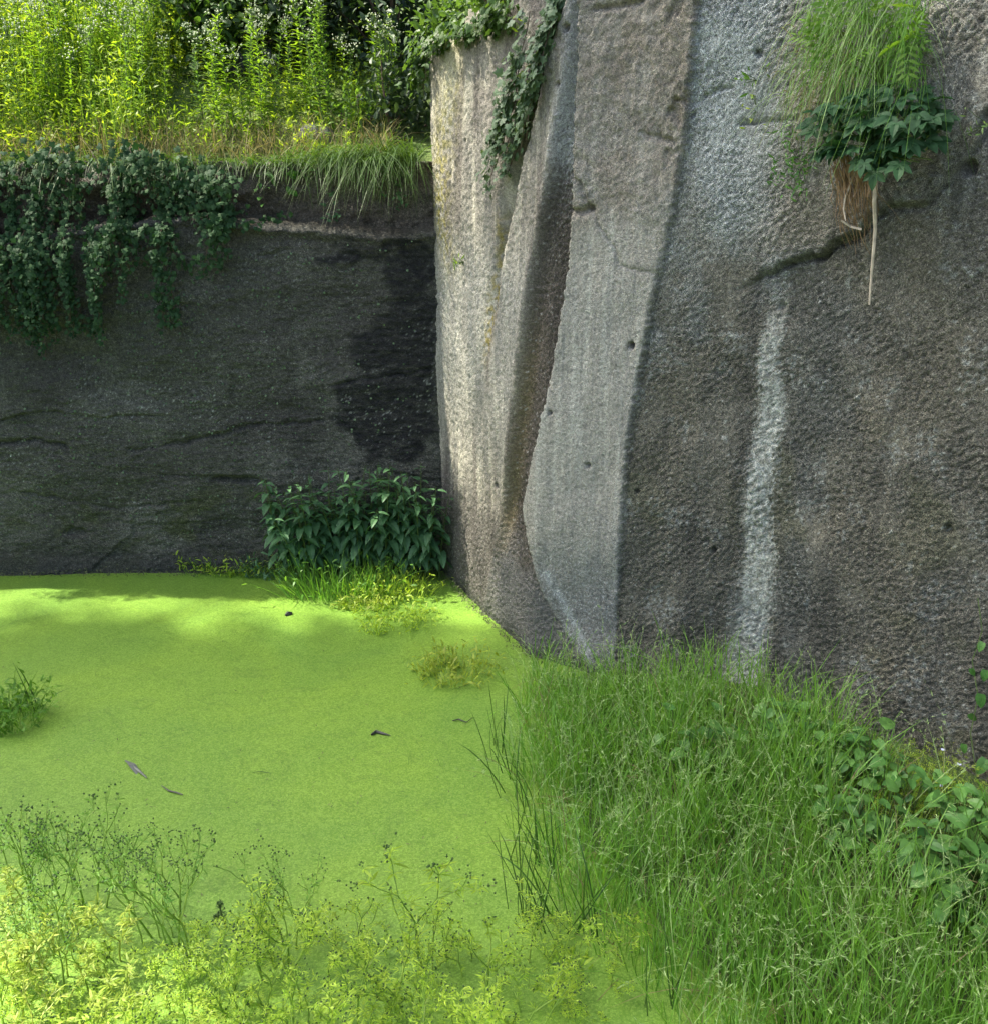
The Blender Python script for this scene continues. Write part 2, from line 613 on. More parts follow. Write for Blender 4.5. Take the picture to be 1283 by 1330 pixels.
M = {
    'rock': rock_mat('quarry_stone', 0.75, 95, 320, 0.45, 0.012, 190.0),
    'darkrock': rock_mat('damp_stone', 0.6, 60, 240, 0.5, 0.015, 95.0),
    'soil': soil_mat('soil', (0.045, 0.035, 0.02), (0.09, 0.075, 0.04)),
    'turf': soil_mat('turf', (0.035, 0.06, 0.012), (0.07, 0.09, 0.02)),
    'duck': duckweed_mat(),
    'slope': soil_mat('grassy_slope', (0.05, 0.09, 0.015), (0.11, 0.16, 0.025)),
    'mossy': soil_mat('mossy_soil', (0.05, 0.085, 0.02), (0.085, 0.14, 0.03)),
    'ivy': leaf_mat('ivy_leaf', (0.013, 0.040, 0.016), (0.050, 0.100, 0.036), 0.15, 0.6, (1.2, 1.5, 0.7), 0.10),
    'ivy_pale': leaf_mat('ivy_leaf_sunlit', (0.07, 0.13, 0.06), (0.15, 0.22, 0.11), 0.2, 0.5),  # paler than ivy_leaf: sunlight on the groove ivy put into the colour
    'nettle': leaf_mat('nettle_leaf', (0.030, 0.090, 0.035), (0.120, 0.240, 0.100), 0.22, 0.5, (1.2, 1.6, 0.6), 0.3),
    'weed': leaf_mat('fleabane_leaf', (0.13, 0.24, 0.022), (0.23, 0.36, 0.04), 0.5, 0.55),
    'weed_dull': leaf_mat('fleabane_leaf_dull', (0.09, 0.18, 0.03), (0.16, 0.28, 0.06), 0.5, 0.55),
    'floret': leaf_mat('pale_floret', (0.42, 0.50, 0.30), (0.62, 0.66, 0.48), 0.3, 0.6, (1, 1, .8)),
    'lime': leaf_mat('lime_grass', (0.09, 0.19, 0.025), (0.32, 0.41, 0.035), 0.5, 0.5),
    'dry': leaf_mat('dry_grass', (0.13, 0.15, 0.045), (0.30, 0.25, 0.13), 0.35, 0.7, (1.2, 1.1, .8)),
    'grass': leaf_mat('bank_grass', (0.080, 0.210, 0.028), (0.220, 0.420, 0.075), 0.45, 0.45),
    'grass_dark': leaf_mat('overhang_grass', (0.04, 0.09, 0.018), (0.10, 0.17, 0.035), 0.35, 0.5),
    'straw': leaf_mat('seed_grass', (0.18, 0.34, 0.09), (0.40, 0.52, 0.22), 0.35, 0.55, (1.2, 1.2, .7)),
    'reed': leaf_mat('reed_blade', (0.03, 0.09, 0.015), (0.07, 0.15, 0.03), 0.25, 0.45),
    'marsh': leaf_mat('marsh_leaf', (0.20, 0.35, 0.03), (0.44, 0.56, 0.07), 0.4, 0.5),
    'marsh_stem': leaf_mat('marsh_stem', (0.13, 0.25, 0.03), (0.28, 0.40, 0.07), 0.0, 0.5),
    'marsh_yellow': leaf_mat('marsh_leaf_yellow', (0.20, 0.31, 0.03), (0.36, 0.42, 0.07), 0.35, 0.5),
    'marsh_stem_yellow': leaf_mat('marsh_stem_yellow', (0.24, 0.32, 0.05), (0.38, 0.42, 0.09), 0.0, 0.5),
    'marsh_dark': leaf_mat('marsh_leaf_dark', (0.07, 0.19, 0.025), (0.16, 0.31, 0.04), 0.4, 0.5),
    'seed': leaf_mat('seed_head', (0.025, 0.06, 0.012), (0.07, 0.13, 0.025), 0.0, 0.7),
    'broad': leaf_mat('broad_leaf', (0.045, 0.145, 0.03), (0.15, 0.31, 0.07), 0.28, 0.45),
    'bramble': leaf_mat('bramble_leaf', (0.022, 0.075, 0.030), (0.05, 0.11, 0.042), 0.2, 0.5, (1.2, 1.5, .6), 0.2),
    'shrub': leaf_mat('shrub_leaf', (0.035, 0.085, 0.018), (0.085, 0.15, 0.03), 0.35, 0.5),
    'shrub_dark': leaf_mat('shrub_leaf_dark', (0.018, 0.045, 0.018), (0.045, 0.080, 0.03), 0.25, 0.5),  # darker shrub_leaf: tree shade over the slope shrubs put into the colour
    'ash': leaf_mat('ash_leaf', (0.09, 0.21, 0.03), (0.19, 0.32, 0.04), 0.4, 0.5),
    'stem': leaf_mat('green_stem', (0.06, 0.11, 0.025), (0.11, 0.16, 0.04), 0.0, 0.6),
    'bark': leaf_mat('bark', (0.07, 0.05, 0.035), (0.13, 0.10, 0.07), 0.0, 0.9),
    'root': leaf_mat('fibrous_root', (0.14, 0.085, 0.045), (0.30, 0.20, 0.11), 0.0, 0.8),
    'root_pale': leaf_mat('pale_root', (0.42, 0.36, 0.27), (0.55, 0.48, 0.37), 0.0, 0.7),
    'wood_wet': leaf_mat('wet_wood', (0.03, 0.035, 0.03), (0.06, 0.06, 0.05), 0.0, 0.4),
    'dead': leaf_mat('dead_leaf', (0.10, 0.12, 0.10), (0.16, 0.17, 0.14), 0.0, 0.5),
    'litter': leaf_mat('leaf_litter', (0.03, 0.05, 0.02), (0.20, 0.22, 0.08), 0.0, 0.7),
    'blue': leaf_mat('pale_blue_petal', (0.55, 0.62, 0.85), (0.7, 0.75, 0.9), 0.2, 0.6, (1, 1, 1)),
    'treeleaf': leaf_mat('tree_leaf', (0.04, 0.10, 0.02), (0.09, 0.17, 0.03), 0.3, 0.5),
}

# ------------------------------------------------------------------ the right-hand quarry face
BASE = np.array([(0.22, 6.0), (-0.20, 5.35), (-0.285, 4.97), (-0.06, 4.46), (0.165, 3.966), (0.474, 3.80), (1.03, 3.46),
                 (1.62, 2.78), (2.3, 1.9), (3.2, 0.9), (3.6, -1.5)])


def resample(P, step, sig):
    d = np.r_[0, np.cumsum(np.hypot(*np.diff(P, axis=0).T))]
    s = np.arange(0, d[-1], step)
    x, y = np.interp(s, d, P[:, 0]), np.interp(s, d, P[:, 1])
    k = int(3 * sig / step)
    w = np.exp(-0.5 * (np.arange(-k, k + 1) * step / sig) ** 2)
    w /= w.sum()
    xp, yp = np.pad(x, k, mode='reflect', reflect_type='odd'), np.pad(y, k, mode='reflect', reflect_type='odd')
    return np.c_[np.convolve(xp, w, 'valid'), np.convolve(yp, w, 'valid')]


BC = resample(BASE, 0.006, 0.035)
BU = np.r_[0, np.cumsum(np.hypot(*np.diff(BC, axis=0).T))]
BT = nrm(np.gradient(BC, axis=0))
_k = np.exp(-0.5 * (np.arange(-25, 26) * .006 / .06) ** 2)
_k /= _k.sum()
BT = nrm(np.c_[np.convolve(np.pad(BT[:, 0], 25, mode='edge'), _k, 'valid'), np.convolve(np.pad(BT[:, 1], 25, mode='edge'), _k, 'valid')])
BN = np.c_[BT[:, 1], -BT[:, 0]]
UC = BU[np.argmin(np.hypot(BC[:, 0] + 0.285, BC[:, 1] - 4.97))]      # the corner with the back wall


def cl(px, py):
    """photograph point to (u, z) on the right-hand face"""
    d = ray(px, py)
    h = d[:2]
    side = BC[:, 0] * h[1] - BC[:, 1] * h[0]
    ok = np.where((side[:-1] <= 0) & (side[1:] > 0) & (BU[:-1] > UC - 0.02))[0]
    i = ok[0] if len(ok) else int(np.argmin(np.abs(side)))
    t = np.dot(BC[i], h) / np.dot(h, h)
    return BU[i], CAM_H + d[2] * t


def cl_line(pts):
    a = np.array(sorted([cl(*p) for p in pts], key=lambda q: q[1]))
    return lambda z: np.interp(z, a[:, 1], a[:, 0])


def cl_poly(pts):
    return [cl(*p) for p in pts]


UMAX = BU[-1]
us = np.concatenate([np.arange(0, 4.35, 0.0065), np.arange(4.35, 5.6, 0.012), np.arange(5.6, UMAX, 0.05)])
zs = np.concatenate([np.arange(-0.35, 3.15, 0.0065), np.linspace(3.15, 3.9, 12)])
U, Z = np.meshgrid(us, zs)
LR1 = cl_line([(745, -120), (732, 60), (705, 220), (690, 300), (675, 420), (662, 540), (650, 650), (640, 740), (632, 800)])
LG2 = cl_line([(748, -120), (744, 60), (738, 230), (735, 330), (715, 470), (697, 570), (681, 660), (690, 720), (705, 770), (735, 820), (765, 860), (780, 900)])
LE3 = cl_line([(915, -100), (900, 20), (893, 100), (885, 180), (866, 280), (845, 380), (830, 470), (816, 560), (806, 700), (799, 840), (795, 930)])
LST = cl_line([(1015, 300), (1006, 400), (993, 470), (1000, 530), (985, 610), (980, 660), (986, 720), (972, 800), (964, 880), (960, 960)])
LIV = cl_line([(730, -120), (712, 0), (680, 110), (655, 240), (640, 340), (628, 470)])
LMO = cl_line([(600, 0), (590, 90), (580, 190), (575, 280), (585, 330)])
LMO2 = cl_line([(640, 320), (632, 380), (626, 470)])
r1, g2, e3, st, iv, mo, mo2 = (f(Z) for f in (LR1, LG2, LE3, LST, LIV, LMO, LMO2))
wob = 0.008 * fbm(Z * 3, U * 2, 2, 5)
wob2 = 0.006 * fbm(Z * 34, U * 24, 4, 6, .65)
s1, s2, s3 = U - r1 - wob, U - g2 - wob * .6 - wob2, U - e3 - wob - wob2 * 1.5
side1 = 1 - sstep(-0.05, 0.04, s1)                       # the sunlit flank
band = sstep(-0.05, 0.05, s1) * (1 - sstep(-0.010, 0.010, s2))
slab = sstep(-0.010, 0.012, s2) * (1 - sstep(-0.012, 0.012, s3))
panel = sstep(-0.012, 0.012, s3)

D = 0.035 * fbm(U * 1.6, Z * 1.1, 4, 1) * (.40 + .22 * sstep(UC + .9, UC + 1.6, U))
D += side1 * (0.007 * fbm(U * 11, Z * 1.0, 3, 2) + 0.0045 * fbm(U * 60, Z * 30, 3, 3, .65))
grv = sstep(1.15, 1.9, Z)
D -= grv * 0.065 * gauss(U - iv + 0.01, 0.045) * side1
D += grv * 0.012 * gauss(U - iv - 0.06, 0.05) * side1
D += 0.036 * gauss(s1, 0.034) * (0.35 + 0.65 * sstep(0.35, 0.9, Z))
D -= band * (0.045 * sstep(0.2, 0.7, Z)) + band * 0.006 * fbm(U * 60, Z * 55, 3, 8)
D += slab * (0.022 + 0.0022 * fbm(U * 75, Z * 60, 3, 9) + 0.006 * fbm(U * 4, Z * 1.6, 3, 10) + 0.0012 * fbm(U * 45, Z * 3, 3, 45))
D -= slab * 0.02 * (1 - sstep(0.15, 0.7, Z))
upper = sstep(1.75, 2.1, Z + 0.25 * fbm(U * 3, Z * 3, 2, 12))
D += slab * upper * (0.0055 * fbm(U * 24, Z * 22, 4, 13, .65))
# picked, grainy stone of the long panel: slanting tool marks over crumbs
blot = fbm(U * 5, Z * 4, 5, 42)
q1, q2 = U * 0.80 + Z * 0.60, -U * 0.60 + Z * 0.80
grain = fbm(q1 * 48, q2 * 66, 3, 14, 0.7)
grain2 = np.abs(fbm(q1 * 90, q2 * 110, 2, 16))
D += panel * (0.0048 * grain * (1 + .7 * blot) - 0.0015 * grain2 + 0.010 * fbm(U * 4, Z * 3, 3, 18)) - panel * 0.004
D += (1 - panel) * (1 - slab) * 0.0025 * fbm(U * 70, Z * 60, 3, 20)
# broken lip along the slab's edge high up
chip = sstep(0.1, 0.5, fbm(U * 16, Z * 9, 3, 22)) * gauss(s3 + 0.05, 0.06) * sstep(1.9, 2.2, Z)
D -= 0.022 * chip
# the overhanging block, its crack below and the hollow to its right
CR1 = cl_poly([(930, 385), (968, 370), (1012, 346), (1060, 332), (1108, 306), (1150, 268), (1200, 268), (1240, 215), (1300, 150)])
blockp = np.array(CR1)
zc = np.interp(U, blockp[:, 0], blockp[:, 1], left=-9, right=blockp[-1, 1])
zc = np.where(U < blockp[0, 0], 9, zc) + 0.012 * fbm(U * 14, U * 0 + 3, 3, 24)
ub0 = cl(985, 365)[0]
fade = sstep(ub0 - .12, ub0 + 0.10, U)
D += panel * fade * (1 - .6 * sstep(cl(1165, 265)[0], cl(1240, 215)[0], U)) * 0.036 * sstep(-0.006, 0.022, Z - zc) * (0.35 + 0.65 * (1 - sstep(0.25, 0.9, Z - zc)))
D -= panel * fade * (1 - .8 * sstep(cl(1165, 265)[0], cl(1230, 225)[0], U)) * 0.034 * gauss(Z - zc + 0.008, 0.008) * (0.5 + 0.5 * sstep(-.2, .4, fbm(U * 9, Z * 2, 2, 26)))


def crack(pts, depth, width, seed):
    global D
    d = seg_dist(U + 0.006 * fbm(U * 60, Z * 60, 2, seed), Z + 0.006 * fbm(U * 55, Z * 65, 2, seed + 1), cl_poly(pts))
    D -= depth * gauss(d, width)


crack([(765, 272), (778, 300), (795, 322), (803, 345), (830, 353), (852, 356)], .010, .006, 30)
crack([(738, 228), (752, 238), (758, 262), (764, 272)], .016, .008, 31)
crack([(738, 274), (752, 276), (766, 270)], .030, .012, 32)
crack([(955, 160), (985, 158), (1012, 156), (1035, 154)], .022, .008, 33)
crack([(900, 130), (920, 118), (945, 112)], .014, .007, 34)
crack([(830, 172), (850, 178), (870, 184)], .018, .010, 35)
crack([(870, 128), (893, 131)], .012, .006, 36)
crack([(560, 50), (600, 42), (640, 28)], .02, .014, 37)
crack([(770, 8), (800, 6), (830, 0)], .02, .009, 38)
for (hx, hy, hr, hd) in [(818, 450, .011, .06), (715, 536, .008, .04), (641, 631, .012, .05), (661, 652, .014, .05), (765, 604, .009, .03),
                         (1253, 219, .018, .05), (1283, 160, .035, .05), (925, 716, .010, .03), (980, 68, .010, .03), (728, 34, .012, .04),
                         (605, 184, .009, .03), (718, 108, .008, .03), (826, 640, .008, .03), (1226, 690, .012, .03), (1010, 400, .014, .02)]:
    hu, hz = cl(hx, hy)
    e = np.hypot(U - hu, (Z - hz) * 0.85)
    D -= hd * np.exp(-(e / hr) ** 4)
D += 0.05 * (1 - sstep(-0.05, 0.22, Z)) * sstep(UC + 0.9, UC + 1.4, U)       # the foot spreads out
lean = -0.02 * Z + 0.026 * Z * (1 - sstep(UC + .1, UC + .8, U)) * sstep(UC - .3, UC - .1, U)


def mixc(C, c, w):
    return C * (1 - w[..., None]) + np.array(c) * w[..., None]


C = np.ones(U.shape + (3,)) * np.array((0.27, 0.245, 0.20))
streak = fbm(U * 26, Z * 0.9, 4, 40)
streak2 = fbm(U * 60, Z * 2.2, 4, 41)
sfa = fbm(U * 9, Z * 1.1, 4, 61)
sfb = fbm(U * 20, Z * 2.4, 4, 62, .6)
blot = fbm(U * 5, Z * 4, 5, 42)
fine = fbm(U * 120, Z * 90, 3, 43)
# sunlit flank
f1 = mixc(C, (0.45, 0.405, 0.32), sstep(-.1, .6, sfb))
f1 = mixc(f1, (0.16, 0.14, 0.115), sstep(-.05, .5, sfa) * .9)
f1 = mixc(f1, (0.22, 0.185, 0.16), sstep(1.9, 2.4, Z) * sstep(-.3, .4, fbm(U * 6, Z * 5, 3, 63)) * .5)
f1 = mixc(f1, (0.43, 0.41, 0.36), sstep(.5, 1.3, Z) * (1 - sstep(1.5, 1.9, Z)) * .55)
f1 = mixc(f1, (0.12, 0.105, 0.09), (1 - sstep(.35, .75, Z + .12 * streak)) * .85)  # lower flank browner, with the soft shade boundary there put into colour
f1 = mixc(f1, (0.38, 0.36, 0.32), (1 - sstep(.0, .9, Z)) * sstep(.35, .75, fine) * .7)
mossn = sstep(-.3, .4, fbm(U * 40, Z * 30, 3, 44))
f1 = mixc(f1, (0.26, 0.22, 0.045), gauss(U - mo, .11) * sstep(1.45, 1.85, Z) * (1 - sstep(2.3, 2.6, Z)) * mossn * .95)
f1 = mixc(f1, (0.55, 0.50, 0.33), gauss(U - mo + .03, .12) * sstep(1.9, 2.5, Z) * .6)
f1 = mixc(f1, (0.25, 0.20, 0.04), gauss(U - mo2, .045) * sstep(1.15, 1.3, Z) * (1 - sstep(1.75, 1.9, Z)) * mossn)
f1 = mixc(f1, (0.11, 0.095, 0.08), gauss(U - iv - .01, .03) * sstep(.95, 1.2, Z) * (1 - sstep(1.8, 2.1, Z)) * .7)
# flute: shade of its side turned from the sun put into dark colour
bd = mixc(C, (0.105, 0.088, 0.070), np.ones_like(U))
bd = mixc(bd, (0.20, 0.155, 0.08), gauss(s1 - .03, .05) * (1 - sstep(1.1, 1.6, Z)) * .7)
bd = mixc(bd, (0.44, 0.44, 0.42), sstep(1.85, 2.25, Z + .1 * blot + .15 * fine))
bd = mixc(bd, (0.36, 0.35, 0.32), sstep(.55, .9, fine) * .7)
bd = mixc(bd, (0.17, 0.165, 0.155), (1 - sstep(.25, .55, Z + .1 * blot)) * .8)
# smooth slab
sb = mixc(C, (0.322, 0.300, 0.255), np.ones_like(U))
sb = mixc(sb, (0.41, 0.39, 0.335), sstep(.0, .7, streak) * .8)
sb = mixc(sb, (0.185, 0.180, 0.168), sstep(.1, .8, -streak2) * .5)
sb = mixc(sb, (0.25, 0.21, 0.16), sstep(1.6, 2.2, Z + .2 * blot) * (.45 + .4 * sstep(-.3, .5, blot)))
sb = mixc(sb, (0.13, 0.11, 0.085), sstep(.15, .7, fbm(U * 12, Z * 10, 4, 46)) * sstep(1.9, 2.3, Z) * sstep(-.35, -.05, s3) * .8)
sb = mixc(sb, (0.20, 0.205, 0.205), (1 - sstep(.3, .7, Z + .1 * blot)) * .6)
sb = mixc(sb, (0.44, 0.45, 0.45), (1 - sstep(.1, .8, Z)) * sstep(.2, .7, fine) * .7)
wed = seg_dist(U, Z, cl_poly([(712, 745), (735, 790), (760, 835), (772, 858)]))
sb = mixc(sb, (0.46, 0.47, 0.47), gauss(wed, .018) * .8)
# rough panel
pn = mixc(C, (0.118, 0.108, 0.088), np.ones_like(U))
pn = mixc(pn, (0.370, 0.372, 0.365), sstep(1.30, 2.0, Z + .35 * blot - .5 * sstep(0, .9, s3)) * .85)
pn = mixc(pn, (0.085, 0.086, 0.080), gauss(U - st - .17 - .05 * blot, .12) * (1 - sstep(1.55, 1.9, Z)) * .7)
pn = mixc(pn, (0.105, 0.10, 0.055), sstep(.15, .6, fbm(U * 3.2, Z * 3.0, 3, 48)) * (1 - sstep(1.0, 1.6, Z)) * .45)
pn = mixc(pn, (0.155, 0.135, 0.102), sstep(.0, .6, fbm(U * 2.2, Z * 2.2, 3, 50)) * .5)
pn = mixc(pn, (0.22, 0.19, 0.155), panel * fade * sstep(.0, .1, Z - zc) * (.5 + .5 * sstep(-.2, .3, blot)) * .8)
swid = np.interp(Z, [0, .5, 1.0, 1.5, 1.75], [.084, .080, .056, .038, .022])
stm = (1 - sstep(.68, 1.12, np.abs(U - st + .010 * fbm(Z * 20, U * 12, 4, 51, .7)) / swid + .45 * fine + .25 * grain)) * (1 - sstep(1.40, 1.70, Z + .08 * fine))
pn = mixc(pn, (0.345, 0.335, 0.305), stm * (.45 + .55 * sstep(-.35, .25, fbm(U * 45, Z * 30, 3, 52))))
pn = mixc(pn, (0.40, 0.40, 0.38), sstep(.72, .95, fbm(U * 90, Z * 90, 2, 54)) * .6)
lich = sstep(.25, .55, fbm(U * 6, Z * 5, 4, 56, .6)) * sstep(-.1, .4, fbm(U * 50, Z * 50, 3, 57))
pn = mixc(pn, (0.27, 0.275, 0.26), lich * .55)
run = sstep(.25, .8, fbm(U * 9, Z * .55, 4, 58, .6))
pn = mixc(pn, (0.062, 0.058, 0.050), run * .55)
sb = mixc(sb, (0.15, 0.145, 0.13), sstep(.35, .8, fbm(U * 30, Z * 24, 3, 59)) * .5)
w1, w2, w3, w4 = side1, band, slab, panel
wt = w1 + w2 + w3 + w4 + 1e-6
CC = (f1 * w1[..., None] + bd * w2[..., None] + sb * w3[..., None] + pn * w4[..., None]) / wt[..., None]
# waterline: wet and mossy
CC = mixc(CC, (0.06, 0.065, 0.05), (1 - sstep(.0, .10, Z + .03 * blot)) * .8)
CC = mixc(CC, (0.26, 0.27, 0.10), gauss(U - UC - .06, .07) * (1 - sstep(.15, .42, Z)) * sstep(-.2, .3, fine) * .8)
CC *= (1 + .16 * fine + panel * .34 * grain)[..., None]  # raised grain paler, pits darker: crumb highlights and pit shade in the colour
CC *= (1 + .42 * panel + .12 * slab + .2 * band)[..., None] * np.array((.965, 1.02, 1.0))
CC *= 1 - panel[..., None] * np.array((.035, .0, .02))
CC = np.clip(CC, .02, .75)

bx, by = np.interp(U, BU, BC[:, 0]), np.interp(U, BU, BC[:, 1])
nx, ny = np.interp(U, BU, BN[:, 0]), np.interp(U, BU, BN[:, 1])
top = np.interp(us, [UC, 1.5, 1.85, 2.0, 2.22], [2.56, 2.60, 2.62, 2.72, 3.9])     # the flank is lower by the corner
top = top + 0.06 * fbm(us * 6, us * 0 + 2, 4, 60, .6)
ZZ = np.minimum(Z, top[None, :])
over = np.maximum(0, Z - top[None, :])                     # rows past the rim run back as the top
RG = np.clip(panel * (.92 + .30 * blot) * (1 - .55 * stm) + band * .8 + slab * (.28 + .5 * (1 - sstep(.2, .8, Z)) + .25 * upper) + side1 * (.35 + .5 * (1 - sstep(.3, .8, Z))), 0, 1)
RG = np.concatenate([RG, RG[-1:]])
DD = D + lean - over * 2.2
V = np.stack([bx + nx * DD, by + ny * DD, ZZ + over * .12], -1)
# last rows fold back as the cliff's top
back = V[-1] + np.c_[-nx[-1], -ny[-1], nx[-1] * 0] * 2.5
V = np.concatenate([V, back[None]])
CC2 = np.concatenate([CC, CC[-1:]])
nr, nc = V.shape[:2]
idx = np.arange(nr * nc).reshape(nr, nc)
F = np.stack([idx[:-1, :-1], idx[:-1, 1:], idx[1:, 1:], idx[1:, :-1]], -1).reshape(-1, 4)
mb = MB()
mb.add(V.reshape(-1, 3), F)
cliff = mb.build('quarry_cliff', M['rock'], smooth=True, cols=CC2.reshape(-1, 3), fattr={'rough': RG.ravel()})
tag(cliff, 'tall grey brown quarry face with smooth slab, rough panel and pale streak', 'rock face')
DISP = V[:-1]


def cliff_pt(px, py, out=0.0):
    """point on the built face under a photograph point, moved out along the face's normal"""
    u, z = cl(px, py)
    j = int(np.clip(np.searchsorted(us, u), 0, len(us) - 1))
    i = int(np.clip(np.searchsorted(zs, z), 0, len(zs) - 1))
    n = np.array([np.interp(u, BU, BN[:, 0]), np.interp(u, BU, BN[:, 1]), 0])
    return DISP[i, j] + n * out, n, np.array([-n[1], n[0], 0.0])


# ------------------------------------------------------------------ the back wall
xs = np.concatenate([np.arange(-6.0, -2.9, 0.06), np.arange(-2.9, 0.02, 0.0075)])
zs2 = np.arange(-0.35, 2.075, 0.0075)
X, Z2 = np.meshgrid(xs, zs2)
YB = 4.965 + 0.012 * (X + 0.28)


def bw(px, py):
    p = on_y(px, py, 4.96)
    return p[0], p[2]


Db = 0.03 * fbm(X * 1.2, Z2 * 1.8, 4, 70) + 0.006 * fbm(X * 3, Z2 * 14, 4, 71) + 0.006 * fbm(X * 22, Z2 * 50, 4, 72)
bed = Z2 + .05 * fbm(X * 1.5, Z2 * 2, 3, 76)
for zb_, dep in ((.28, .008), (.55, .010), (.83, .007), (1.12, .009), (1.42, .006)):
    on = sstep(-.15, .25, fbm(X * 1.7, X * 0 + zb_ * 7, 3, 77))
    Db += on * dep * (sstep(-.004, .006, bed - zb_) - .5)
    Db -= on * .006 * gauss(bed - zb_, .006)
blk = np.floor(X * 2.6 + .6 * fbm(X * 2, Z2 * 3, 2, 78))
Db += .010 * perlin(blk * .73 + .5, np.floor(bed * 3.6) * .61 + .3, 79)
ledge = np.array([bw(-80, 330), bw(100, 300), bw(240, 282), (bw(300, 289)), bw(330, 292), bw(400, 297), bw(470, 304), bw(520, 306), bw(570, 300)])
zl = np.interp(X, ledge[:, 0], ledge[:, 1]) + 0.012 * fbm(X * 9, X * 0 + 1, 3, 73)
back_s = sstep(0.0, 0.035, Z2 - zl)
Db -= back_s * (0.14 - 0.05 * fbm(X * 4, Z2 * 6, 3, 74))
Db += 0.02 * gauss(Z2 - zl + .015, .02)
for (p, dep, w) in [([(170, 585), (240, 575), (330, 552), (420, 548)], .02, .010), ([(0, 575), (50, 572), (90, 580)], .03, .012),
                    ([(280, 622), (350, 625)], .035, .014), ([(90, 690), (110, 692)], .03, .02), ([(430, 500), (560, 480)], .015, .008),
                    ([(30, 640), (150, 660), (260, 650)], .012, .008)]:
    d = seg_dist(X, Z2 + 0.012 * fbm(X * 14, Z2 * 14, 3, 75), [bw(*q) for q in p])
    Db -= dep * gauss(d, w)
Db += 0.05 * (1 - sstep(-.02, .10, Z2))
C = np.ones(X.shape + (3,)) * np.array((0.074, 0.074, 0.062))
C = mixc(C, (0.118, 0.118, 0.100), sstep(-.1, .7, fbm(X * 2.2, Z2 * 1.6, 4, 80)) * .8)
C = mixc(C, (0.055, 0.052, 0.048), sstep(.0, .7, fbm(X * 1.4, Z2 * 2.4, 4, 81)) * .7)
C = mixc(C, (0.12, 0.10, 0.082), back_s * .7)
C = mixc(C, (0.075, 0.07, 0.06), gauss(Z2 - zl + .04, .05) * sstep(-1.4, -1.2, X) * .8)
bs = [bw(*q) for q in [(402, 318), (470, 312), (500, 325), (520, 300), (575, 310), (572, 560), (540, 600), (470, 590), (430, 540), (430, 500), (460, 480), (445, 430), (500, 405), (495, 345), (440, 350), (405, 340)]]
xw, zw = X + .05 * fbm(X * 7, Z2 * 9, 4, 82), Z2 + .06 * fbm(X * 8, Z2 * 12, 4, 83)
inside = in_poly(xw, zw, bs)
bd_ = np.minimum(seg_dist(xw, zw, bs + bs[:1]), .04) / .04
stain = np.where(inside, bd_, 0) * sstep(-.9, -.1, fbm(X * 9, Z2 * 40, 3, 84) + .25)
C = mixc(C, (0.012, 0.013, 0.014), stain * (.75 + .25 * sstep(-.3, .3, fbm(X * 14, Z2 * 34, 4, 89))))
C = mixc(C, (0.060, 0.068, 0.030), sstep(.15, .6, fbm(X * 3.5, Z2 * 5, 4, 85)) * (1 - sstep(.35, .6, Z2)) * .8)
C = mixc(C, (0.035, 0.04, 0.035), (1 - sstep(.02, .14, Z2)) * .8)
sp = fbm(X * 110, Z2 * 100, 2, 86)
dens = sstep(-.25, .5, fbm(X * 3, Z2 * 3, 3, 87)) * gauss(Z2 - .85, .75)
C = mixc(C, (0.30, 0.32, 0.29), sstep(.55, .8, sp) * dens * .85)
C *= (1 + .25 * fbm(X * 30, Z2 * 70, 3, 88))[..., None]
C = np.clip(C * np.array((1.22, 1.25, 1.15)), .008, .6)
Vb = np.stack([X, YB - Db, Z2], -1)
bk = Vb[-1].copy()
bk[:, 1] += .45
bk[:, 2] += .02
Vb = np.concatenate([Vb, bk[None]])
C = np.concatenate([C, C[-1:]])
nr, nc = Vb.shape[:2]
idx = np.arange(nr * nc).reshape(nr, nc)
F = np.stack([idx[:-1, :-1], idx[:-1, 1:], idx[1:, 1:], idx[1:, :-1]], -1).reshape(-1, 4)
mb = MB()
mb.add(Vb.reshape(-1, 3), F)
bwall = mb.build('quarry_wall', M['darkrock'], smooth=True, cols=C.reshape(-1, 3), fattr={'rough': np.full(Vb.shape[0] * Vb.shape[1], .8)})
tag(bwall, 'low dark damp quarry wall with black stain behind the pond', 'rock wall')
XS, ZS2 = xs, zs2


def bw_pt(px, py, out=0.0):
    x, z = bw(px, py)
    return np.array([x, bw_y(x, z) - out, z])


def bw_y(x, z):
    j = np.clip(np.searchsorted(XS, x), 0, len(XS) - 1)
    i = np.clip(np.searchsorted(ZS2, z), 0, len(ZS2) - 1)
    return Vb[i, j, 1]


# ------------------------------------------------------------------ ground, hillside, banks, water
def sheet(name, xs, ys, zf, mat, kind='structure', smooth=True):
    A, B = np.meshgrid(xs, ys)
    V = np.stack([A, B, zf(A, B)], -1)
    nr, nc = A.shape
    idx = np.arange(nr * nc).reshape(nr, nc)
    F = np.stack([idx[:-1, :-1], idx[:-1, 1:], idx[1:, 1:], idx[1:, :-1]], -1).reshape(-1, 4)
    mb = MB()
    mb.add(V.reshape(-1, 3), F)
    return tag(mb.build(name, mat, smooth=smooth), kind=kind)


far = np.array([-600, -200, -80, -40, -20, -10, 0, 10, 20, 40, 80, 200, 600.0])
sheet('ground', far, far, lambda a, b: a * 0 - 0.6, M['turf'])


def hill_z(x, y):
    s = np.interp(y, [5.1, 5.45, 7.2, 9.5, 14, 30], [2.05, 2.16, 3.02, 3.5, 4.0, 4.5])
    s = s + sstep(-.3, -2.6, x) * .12 * sstep(5.4, 7, y)
    return s + 0.05 * fbm(x * 1.3, y * 1.3, 3, 90) * sstep(5.3, 6, y)


